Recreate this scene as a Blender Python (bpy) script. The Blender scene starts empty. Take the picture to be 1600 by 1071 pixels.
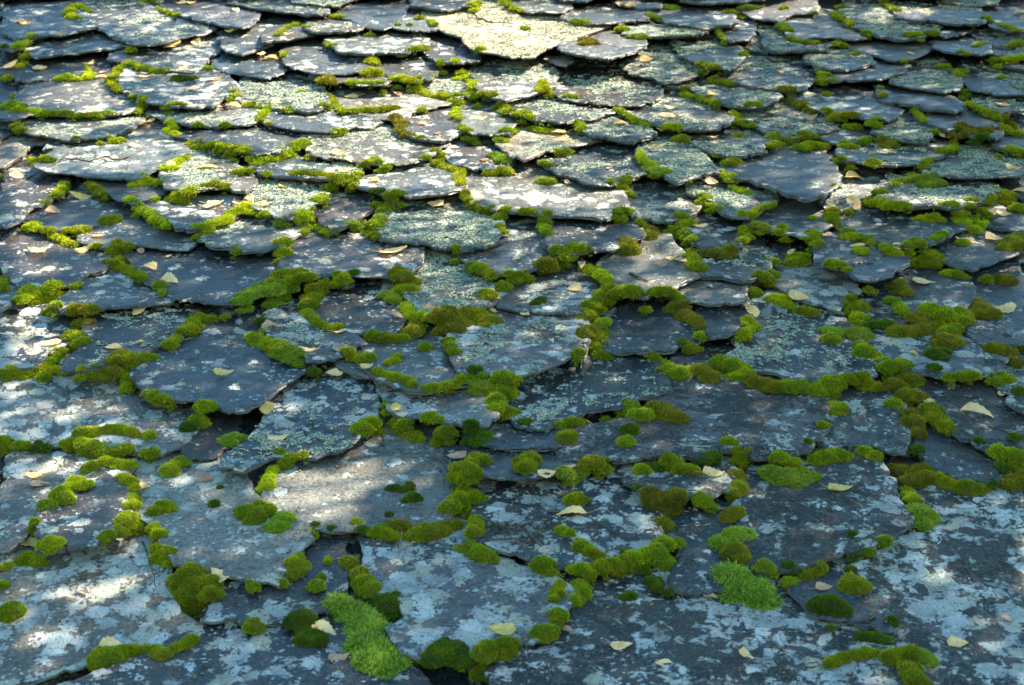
import bpy, math, random
import numpy as np
from mathutils import Vector, Matrix
from mathutils.geometry import delaunay_2d_cdt
# ---------------------------------------------------------------- camera, sky, sun, exposure
SC = bpy.context.scene
COL = SC.collection
PITCH = math.radians(30)          # slope of the roof
CAM_H = 2.0                       # metres from the lens to the roof plane
TH = math.radians(29.0)           # how steeply the lens looks down onto that plane
FPX = 2400.0
RM = Matrix.Rotation(PITCH, 4, 'X')      # roof plane frame (u right, v up-slope, w out) to world
RN = np.array(RM.to_3x3())
cam = bpy.data.cameras.new('camera'); camo = bpy.data.objects.new('camera', cam); COL.objects.link(camo)
cam.sensor_width = 36; cam.lens = FPX/1600*36; cam.clip_end = 500; cam.clip_start = .05
Fv = Vector((0, math.cos(TH), -math.sin(TH))); Uv = Vector((0, math.sin(TH), math.cos(TH)))
cm = Matrix.Identity(4)
for i in range(3):
    cm[i][0] = (1, 0, 0)[i]; cm[i][1] = Uv[i]; cm[i][2] = -Fv[i]; cm[i][3] = (0, 0, CAM_H)[i]
camo.matrix_world = RM @ cm
cam.dof.use_dof = True; cam.dof.focus_distance = 3.9; cam.dof.aperture_fstop = 7.1
SC.camera = camo
SUN_AZ = math.radians(52)         # right of straight up-slope, in the roof plane
SUN_EL = math.radians(38)         # above the roof plane
sun_p = Vector((math.sin(SUN_AZ)*math.cos(SUN_EL), math.cos(SUN_AZ)*math.cos(SUN_EL), math.sin(SUN_EL)))
sun_w = (RM.to_3x3() @ sun_p).normalized()
w = bpy.data.worlds.new('World'); SC.world = w; w.use_nodes = True
nt = w.node_tree; bg = nt.nodes['Background']
sky = nt.nodes.new('ShaderNodeTexSky'); sky.sky_type = 'NISHITA'; sky.sun_disc = False
sky.sun_elevation = math.asin(sun_w.z); sky.sun_rotation = math.atan2(sun_w.x, sun_w.y)
sky.air_density = 1.3; sky.dust_density = 0.3; sky.ozone_density = 1.2
hz = nt.nodes.new('ShaderNodeMix'); hz.data_type = 'RGBA'; hz.blend_type = 'MULTIPLY'; hz.inputs[0].default_value = 1; hz.inputs[7].default_value = (.78, 1.08, 1.02, 1)
nt.links.new(sky.outputs[0], hz.inputs[6]); nt.links.new(hz.outputs[2], bg.inputs[0]); bg.inputs[1].default_value = 0.065
sl = bpy.data.lights.new('sun', 'SUN'); sl.energy = 4.5; sl.angle = math.radians(0.5); sl.color = (1, .89, .66)
so = bpy.data.objects.new('sun', sl); COL.objects.link(so)
so.rotation_euler = sun_w.to_track_quat('Z', 'Y').to_euler(); so.location = sun_w*30
SC.view_settings.view_transform = 'Standard'; SC.view_settings.look = 'None'
SC.view_settings.exposure = 2.6; SC.view_settings.gamma = 1; SC.view_settings.use_curve_mapping = False
SC.cycles.max_bounces = 5; SC.cycles.diffuse_bounces = 2; SC.cycles.glossy_bounces = 2; SC.cycles.transmission_bounces = 2
# ---------------------------------------------------------------- helpers
rng = np.random.default_rng(7); random.seed(7)
cT, sT = math.cos(TH), math.sin(TH)
def ray(x, y):
    a = (x-800)/FPX; b = (535.5-y)/FPX
    return np.array([a, cT+b*sT, -sT+b*cT])
def to_plane(x, y, z=0.0):
    d = ray(x, y); t = (z-CAM_H)/d[2]
    return d[0]*t, d[1]*t
def to_px(u, v, z=0.0):
    dz = z-CAM_H
    f = v*cT-dz*sT; up = v*sT+dz*cT
    return 800+FPX*u/f, 535.5-FPX*up/f
def pxm(v, z=0.0):                 # metres per source pixel at v
    return (v*cT+(CAM_H-z)*sT)/FPX
_perm = rng.random((256, 256))
def vnoise(x, y, s=0):
    x = np.asarray(x, float)+s*17.31; y = np.asarray(y, float)+s*9.77
    xi = np.floor(x).astype(int); yi = np.floor(y).astype(int); xf = x-xi; yf = y-yi
    xf = xf*xf*(3-2*xf); yf = yf*yf*(3-2*yf)
    g = lambda a, b: _perm[(a+s*7) % 256, (b+s*13) % 256]
    return ((g(xi, yi)*(1-xf)+g(xi+1, yi)*xf)*(1-yf)+(g(xi, yi+1)*(1-xf)+g(xi+1, yi+1)*xf)*yf)*2-1
def fbm(x, y, s=0, o=3):
    r = 0; a = 1
    for i in range(o): r = r+a*vnoise(np.asarray(x)*2**i, np.asarray(y)*2**i, s+i*3); a *= .5
    return r/1.75
def mesh_np(name, V, Fl, mats, midx=None, smooth=False, attr=None):
    """V (n,3); Fl list of arrays (m,k) of faces with k corners"""
    me = bpy.data.meshes.new(name)
    V = np.asarray(V, np.float32); me.vertices.add(len(V)); me.vertices.foreach_set('co', V.ravel())
    loops = np.concatenate([f.ravel() for f in Fl]).astype(np.int32)
    tot = np.concatenate([np.full(len(f), f.shape[1]) for f in Fl]).astype(np.int32)
    st = np.concatenate([[0], np.cumsum(tot)[:-1]]).astype(np.int32)
    me.loops.add(len(loops)); me.loops.foreach_set('vertex_index', loops)
    me.polygons.add(len(tot)); me.polygons.foreach_set('loop_start', st); me.polygons.foreach_set('loop_total', tot)
    for m in mats: me.materials.append(m)
    if midx is not None: me.polygons.foreach_set('material_index', np.asarray(midx, np.int32))
    me.update(calc_edges=True)
    me.polygons.foreach_set('use_smooth', np.full(len(tot), bool(smooth)) if not isinstance(smooth, np.ndarray) else smooth)
    if attr is not None:
        for k, a in attr.items():
            at = me.attributes.new(k, 'FLOAT', 'POINT'); at.data.foreach_set('value', np.asarray(a, np.float32))
    me.validate()
    return me
def link(name, me, loc=(0, 0, 0), parent=None, **props):
    """loc in roof-plane coordinates; the mesh is local to it and turned with the roof"""
    o = bpy.data.objects.new(name, me); COL.objects.link(o)
    if parent is None:
        m = RM.copy(); p = RM @ Vector(loc); m.translation = p; o.matrix_world = m
    else: o.parent = parent
    for k, v in props.items(): o[k] = v
    return o
# ---------------------------------------------------------------- materials
class NT:
    def __init__(s, name):
        s.m = bpy.data.materials.new(name); s.m.use_nodes = True; s.t = s.m.node_tree; s.b = s.t.nodes['Principled BSDF']
    def n(s, typ, ins=None, **kw):
        nd = s.t.nodes.new('ShaderNode'+typ)
        for k, v in kw.items(): setattr(nd, k, v)
        for k, v in (ins or {}).items(): s.put(nd.inputs[k], v)
        return nd
    def put(s, sock, v):
        if isinstance(v, bpy.types.NodeSocket): s.t.links.new(v, sock)
        elif isinstance(v, bpy.types.Node): s.t.links.new(v.outputs[0], sock)
        else:
            if hasattr(sock.default_value, '__len__') and len(sock.default_value) == 4 and len(v) == 3: v = (*v, 1)
            sock.default_value = v
    def math(s, op, a, b=None, c=None, clamp=False):
        nd = s.n('Math', operation=op, use_clamp=clamp); s.put(nd.inputs[0], a)
        if b is not None: s.put(nd.inputs[1], b)
        if c is not None: s.put(nd.inputs[2], c)
        return nd.outputs[0]
    def mix(s, f, a, b):
        nd = s.n('Mix', data_type='RGBA'); s.put(nd.inputs[0], f); s.put(nd.inputs[6], a); s.put(nd.inputs[7], b); return nd.outputs[2]
    def noise(s, vec, sc, det=3, rough=.55, dist=0):
        return s.n('TexNoise', {'Vector': vec, 'Scale': sc, 'Detail': det, 'Roughness': rough, 'Distortion': dist}).outputs[0]
    def ramp(s, f, stops, interp='LINEAR'):
        nd = s.n('ValToRGB'); s.put(nd.inputs[0], f); r = nd.color_ramp; r.interpolation = interp
        while len(r.elements) < len(stops): r.elements.new(.5)
        for e, (p, c) in zip(r.elements, stops): e.position = p; e.color = (*c, 1) if len(c) == 3 else c
        return nd.outputs[0]
    def step(s, v, lo, hi):
        nd = s.n('MapRange', interpolation_type='SMOOTHSTEP'); s.put(nd.inputs[0], v); s.put(nd.inputs[1], lo); s.put(nd.inputs[2], hi); return nd.outputs[0]
def slate_material(name, edge=False):
    N = NT(name); b = N.b
    oi = N.n('ObjectInfo'); tc = N.n('TexCoord'); geo = N.n('NewGeometry')
    sc3 = N.n('Vectorial'.replace('Vectorial', 'VectorMath'), operation='SCALE'); N.put(sc3.inputs[0], N.n('CombineXYZ', {0: oi.outputs['Random'], 1: oi.outputs['Random'], 2: 0.3}).outputs[0]); sc3.inputs[3].default_value = 37
    vec = N.n('VectorMath', operation='ADD'); N.put(vec.inputs[0], tc.outputs['Object']); N.put(vec.inputs[1], sc3.outputs[0]); P = vec.outputs[0]
    sep = N.n('SeparateColor', {0: oi.outputs['Color']}); L, G, K = sep.outputs[0], sep.outputs[1], sep.outputs[2]; T = oi.outputs['Alpha']
    base = N.ramp(T, [(0.0, (.015, .028, .042)), (.2, (.022, .032, .044)), (.4, (.048, .043, .050)), (.55, (.070, .072, .074)), (.8, (.19, .175, .15)), (1, (.24, .22, .16))])
    n1 = N.noise(P, 5, 4, .6, .4); n2 = N.noise(P, 28, 5, .65); n3 = N.noise(P, 130, 3, .6); n4 = N.noise(P, 420, 2, .5)
    # mottling of the bare stone
    v = N.math('ADD', N.math('MULTIPLY', N.step(n2, .3, .7), .6), N.math('MULTIPLY', N.step(n1, .35, .65), .7))
    v = N.math('ADD', N.math('ADD', v, N.math('MULTIPLY', N.step(n3, .35, .68), .55)), .16)
    wn = N.n('TexWhiteNoise', {0: N.n('CombineXYZ', {0: oi.outputs['Random'], 1: 3.0}).outputs[0]}); ws = N.n('SeparateColor', {0: wn.outputs['Color']})
    v = N.math('MULTIPLY', v, N.math('ADD', .18, N.math('MULTIPLY', ws.outputs[0], .85)))
    tm = N.n('Mix', data_type='RGBA', blend_type='MULTIPLY'); tm.inputs[0].default_value = 1; N.put(tm.inputs[6], base); N.put(tm.inputs[7], N.mix(ws.outputs[1], N.mix(ws.outputs[2], (1.45, 1.10, .82), (1.1, 1.0, .95)), N.mix(ws.outputs[2], (.75, 1.05, 1.2), (.95, 1.0, 1.12)))); base = tm.outputs[2]
    hs = N.n('HueSaturation', {'Value': v, 'Color': base}); col = hs.outputs[0]
    # brown and violet weathering stains
    st = N.step(N.noise(P, 9, 4, .6, 1.2), .52, .68)
    col = N.mix(N.math('MULTIPLY', st, .45), col, (.10, .073, .055))
    # fine pale speckle
    col = N.mix(N.math('MULTIPLY', N.step(n3, .6, .72), .35), col, (.22, .23, .24))
    # pale crust lichen: big ragged patches and rounded rosettes
    wv = N.n('VectorMath', operation='ADD'); N.put(wv.inputs[0], P)
    nz = N.n('TexNoise', {'Vector': P, 'Scale': 40, 'Detail': 4, 'Roughness': .7}); s2 = N.n('VectorMath', operation='SCALE'); N.put(s2.inputs[0], nz.outputs['Color']); s2.inputs[3].default_value = .035
    N.put(wv.inputs[1], s2.outputs[0])
    vo = N.n('TexVoronoi', {'Vector': wv.outputs[0], 'Scale': 21, 'Randomness': 1}, feature='F1')
    big = N.noise(wv.outputs[0], 13, 5, .66, .3)
    gate = N.noise(P, 3.2, 2, .5)
    f = N.math('ADD', N.math('MULTIPLY', big, 1.0), N.math('MULTIPLY', N.math('SUBTRACT', gate, .5), .5))
    f = N.math('ADD', f, N.math('MULTIPLY', N.math('SUBTRACT', .42, vo.outputs['Distance']), .42))
    f = N.math('ADD', f, N.math('MULTIPLY', N.math('SUBTRACT', n3, .5), .30))
    thr = N.math('SUBTRACT', .705, N.math('MULTIPLY', L, .37))
    pale = N.step(f, thr, N.math('ADD', thr, .05))
    lc = N.ramp(N.noise(P, 11, 4, .6), [(.3, (.20, .215, .225)), (.5, (.38, .395, .40)), (.7, (.56, .56, .53))])
    lc = N.mix(N.math('MULTIPLY', N.step(n3, .35, .6), .5), lc, N.mix(.5, lc, (.16, .17, .18)))
    cellr = N.n('SeparateColor', {0: vo.outputs['Color']}); vf = N.n('TexVoronoi', {'Vector': wv.outputs[0], 'Scale': 21, 'Randomness': 1}, feature='DISTANCE_TO_EDGE')
    lc = N.n('HueSaturation', {'Value': N.math('MULTIPLY', N.math('ADD', .72, N.math('MULTIPLY', cellr.outputs[0], .5)), N.math('ADD', .68, N.math('MULTIPLY', N.step(vf.outputs['Distance'], 0, .07), .32))), 'Color': lc}).outputs[0]
    lc = N.mix(N.math('MULTIPLY', N.step(cellr.outputs[1], .72, .8), .6), lc, (.30, .29, .20))
    col = N.mix(N.math('MULTIPLY', pale, .92), col, lc)
    # grey-green leafy lichen, broken into lobes
    gm = N.step(N.noise(P, 8, 4, .65, .6), N.math('SUBTRACT', .70, N.math('MULTIPLY', G, .34)), N.math('SUBTRACT', .77, N.math('MULTIPLY', G, .34)))
    gv = N.n('TexVoronoi', {'Vector': wv.outputs[0], 'Scale': 150}, feature='F1')
    gl = N.math('MULTIPLY', gm, N.step(N.math('ADD', N.math('MULTIPLY', N.math('SUBTRACT', .55, gv.outputs['Distance']), .7), N.math('SUBTRACT', n2, .45)), .02, .14))
    gc = N.mix(N.step(n3, .4, .65), (.19, .25, .20), (.42, .50, .38))
    gc = N.mix(N.step(T, .9, .98), gc, N.mix(N.step(n3, .4, .65), (.36, .34, .24), (.66, .62, .46)))
    col = N.mix(gl, col, gc)
    col = N.mix(N.math('MULTIPLY', N.step(n4, .52, .66), .35), col, (.20, .20, .19)); col = N.mix(N.math('MULTIPLY', N.step(n4, .47, .35), .45), col, (.02, .022, .024))
    # small pale dots and lobes
    dv = N.n('TexVoronoi', {'Vector': wv.outputs[0], 'Scale': 55}, feature='F1'); dots = N.math('MULTIPLY', N.step(dv.outputs['Distance'], .33, .22), N.step(N.noise(P, 10, 3), N.math('SUBTRACT', .60, N.math('MULTIPLY', L, .2)), N.math('SUBTRACT', .66, N.math('MULTIPLY', L, .2))))
    col = N.mix(N.math('MULTIPLY', dots, .8), col, (.36, .39, .38))
    # pits and dark grain
    col = N.mix(N.math('MULTIPLY', N.step(n3, .44, .34), .6), col, (.012, .014, .017))
    # black crust
    km = N.math('ADD', N.noise(P, 27, 5, .7, .5), N.math('MULTIPLY', N.math('SUBTRACT', N.noise(P, 4, 2), .5), .6))
    kt = N.math('SUBTRACT', .74, N.math('MULTIPLY', K, .30))
    kk = N.step(km, kt, N.math('ADD', kt, .05))
    col = N.mix(N.math('MULTIPLY', kk, .93), col, N.mix(N.step(n3, .5, .68), (.009, .011, .012), (.05, .058, .055)))
    if edge:   # broken side faces: dark leaves of stone, grime and painted-in shade in the joints
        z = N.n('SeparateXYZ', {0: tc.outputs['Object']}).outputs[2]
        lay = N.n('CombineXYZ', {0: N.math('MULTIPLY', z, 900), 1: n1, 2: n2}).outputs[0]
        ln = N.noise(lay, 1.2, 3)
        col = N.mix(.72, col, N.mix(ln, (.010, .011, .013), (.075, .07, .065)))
    N.put(b.inputs['Base Color'], col)
    soft = N.math('MAXIMUM', N.math('MAXIMUM', pale, gl), kk)
    r = N.math('ADD', N.math('MULTIPLY', soft, .34), N.math('ADD', .30, N.math('MULTIPLY', n2, .2)))
    N.put(b.inputs['Roughness'], r); b.inputs['Specular IOR Level'].default_value = .55
    # relief: cleavage steps, grain, lichen thickness
    fl = N.noise(P, 7, 3, .5, .8)
    steps = N.math('ADD', N.math('ADD', N.step(fl, .45, .457), N.step(fl, .53, .536)), N.step(fl, .60, .605))
    h = N.math('ADD', N.math('MULTIPLY', steps, .0011), N.math('MULTIPLY', n2, .0050))
    h = N.math('ADD', h, N.math('MULTIPLY', n3, .0022)); h = N.math('ADD', h, N.math('MULTIPLY', n4, .0006))
    h = N.math('ADD', h, N.math('MULTIPLY', pale, .0010)); h = N.math('ADD', h, N.math('MULTIPLY', gl, .0022)); h = N.math('ADD', h, N.math('MULTIPLY', n1, .006))
    bp = N.n('Bump', {'Height': h, 'Distance': 1.0, 'Strength': .9}); N.put(b.inputs['Normal'], bp.outputs[0])
    return N.m
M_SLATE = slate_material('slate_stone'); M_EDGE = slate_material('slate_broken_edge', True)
def moss_material(name, dark, mid, light, rust):
    N = NT(name); at = N.n('Attribute', attribute_name='tip'); at2 = N.n('Attribute', attribute_name='hue')
    tc = N.n('TexCoord'); oi = N.n('ObjectInfo')
    c = N.mix(at.outputs['Fac'], dark, N.mix(at2.outputs['Fac'], mid, light))
    c = N.mix(N.math('MULTIPLY', N.step(N.noise(tc.outputs['Object'], 22, 4), .5, .7), rust), c, (.17, .10, .018))
    hs = N.n('HueSaturation', {'Hue': N.math('ADD', .49, N.math('MULTIPLY', oi.outputs['Random'], .022)), 'Value': N.math('ADD', .62, N.math('ADD', N.math('MULTIPLY', oi.outputs['Random'], .35), N.math('MULTIPLY', N.noise(tc.outputs['Object'], 30, 3), .45))), 'Color': c})
    N.put(N.b.inputs['Base Color'], hs.outputs[0]); N.b.inputs['Roughness'].default_value = .75
    N.b.inputs['Specular IOR Level'].default_value = .25
    N.b.inputs['Subsurface Weight'].default_value = 0
    return N.m
M_MOSS = {'a': moss_material('moss_yellow_green', (.035, .06, .002), (.38, .44, .003), (.78, .78, .008), .25),
          'b': moss_material('moss_green', (.018, .038, .001), (.22, .30, .002), (.64, .64, .005), .5),
          'c': moss_material('moss_deep_green', (.008, .018, .001), (.06, .12, .002), (.22, .32, .005), .1),
          'o': moss_material('moss_olive', (.022, .028, .001), (.22, .22, .004), (.54, .48, .010), .65),
          's': moss_material('moss_starry', (.03, .06, .003), (.22, .31, .01), (.42, .50, .05), .05),
          'f': moss_material('moss_feathery', (.010, .022, .002), (.09, .17, .004), (.42, .55, .04), .02)}
def plain(name, c, r=.8, vary=None, sc=40):
    N = NT(name)
    if vary:
        tc = N.n('TexCoord'); N.put(N.b.inputs['Base Color'], N.mix(N.step(N.noise(tc.outputs['Object'], sc, 4), .35, .65), c, vary))
    else: N.put(N.b.inputs['Base Color'], c)
    N.b.inputs['Roughness'].default_value = r
    return N.m
M_RUST = plain('spore_stalk', (.20, .055, .02), .7, (.26, .13, .03), 30)
M_SOIL = plain('dark_soil', (.012, .010, .008), .95, (.045, .032, .022), 60)
M_BITS = plain('brown_litter', (.05, .028, .015), .9, (.24, .15, .08), 90)
M_TWIG = plain('grey_bark', (.10, .085, .07), .85, (.03, .025, .022), 70)
M_DARKTWIG = plain('dark_bark', (.035, .027, .022), .8, (.09, .07, .055), 70)
M_STRAW = plain('dry_needle', (.28, .20, .11), .7, (.15, .10, .06), 50)
def lich_mat(name, a, b):
    N = NT(name); at = N.n('Attribute', attribute_name='hue'); N.put(N.b.inputs['Base Color'], N.mix(at.outputs['Fac'], a, b)); N.b.inputs['Roughness'].default_value = .9
    return N.m
M_LICH = lich_mat('leafy_lichen', (.12, .15, .125), (.46, .50, .41))
M_LICHY = lich_mat('yellow_crust_lichen', (.15, .14, .10), (.62, .59, .44))
def leaf_material(name, c1, c2, spot):
    N = NT(name); tc = N.n('TexCoord'); oi = N.n('ObjectInfo')
    P = N.n('VectorMath', operation='ADD'); N.put(P.inputs[0], tc.outputs['Object']); N.put(P.inputs[1], N.n('CombineXYZ', {0: N.math('MULTIPLY', oi.outputs['Random'], 9)}).outputs[0])
    c = N.mix(N.step(N.noise(P.outputs[0], 45, 3), .35, .65), c1, c2)
    c = N.mix(N.step(N.noise(P.outputs[0], 160, 3), .66, .72), c, spot)
    N.put(N.b.inputs['Base Color'], c); N.b.inputs['Roughness'].default_value = .55
    ad = N.n('BsdfTranslucent', {'Color': c}); mx = N.n('MixShader', {0: .3, 1: N.b.outputs[0], 2: ad.outputs[0]})
    N.put(N.t.nodes['Material Output'].inputs[0], mx.outputs[0])
    return N.m
M_LEAF = {'y': leaf_material('leaf_pale_yellow', (.86, .50, .20), (.94, .66, .36), (.30, .17, .06)),
          't': leaf_material('leaf_amber', (.66, .42, .10), (.76, .54, .20), (.28, .13, .04)),
          'p': leaf_material('leaf_pinkish_brown', (.42, .22, .13), (.58, .36, .25), (.20, .09, .05))}
M_STALK = plain('leaf_stalk', (.35, .22, .12), .7)
M_CROWN = leaf_material('crown_leaf', (.06, .10, .015), (.13, .16, .02), (.05, .04, .01))
M_BARK = plain('tree_bark', (.06, .05, .042), .9, (.16, .14, .12), 12)
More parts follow.
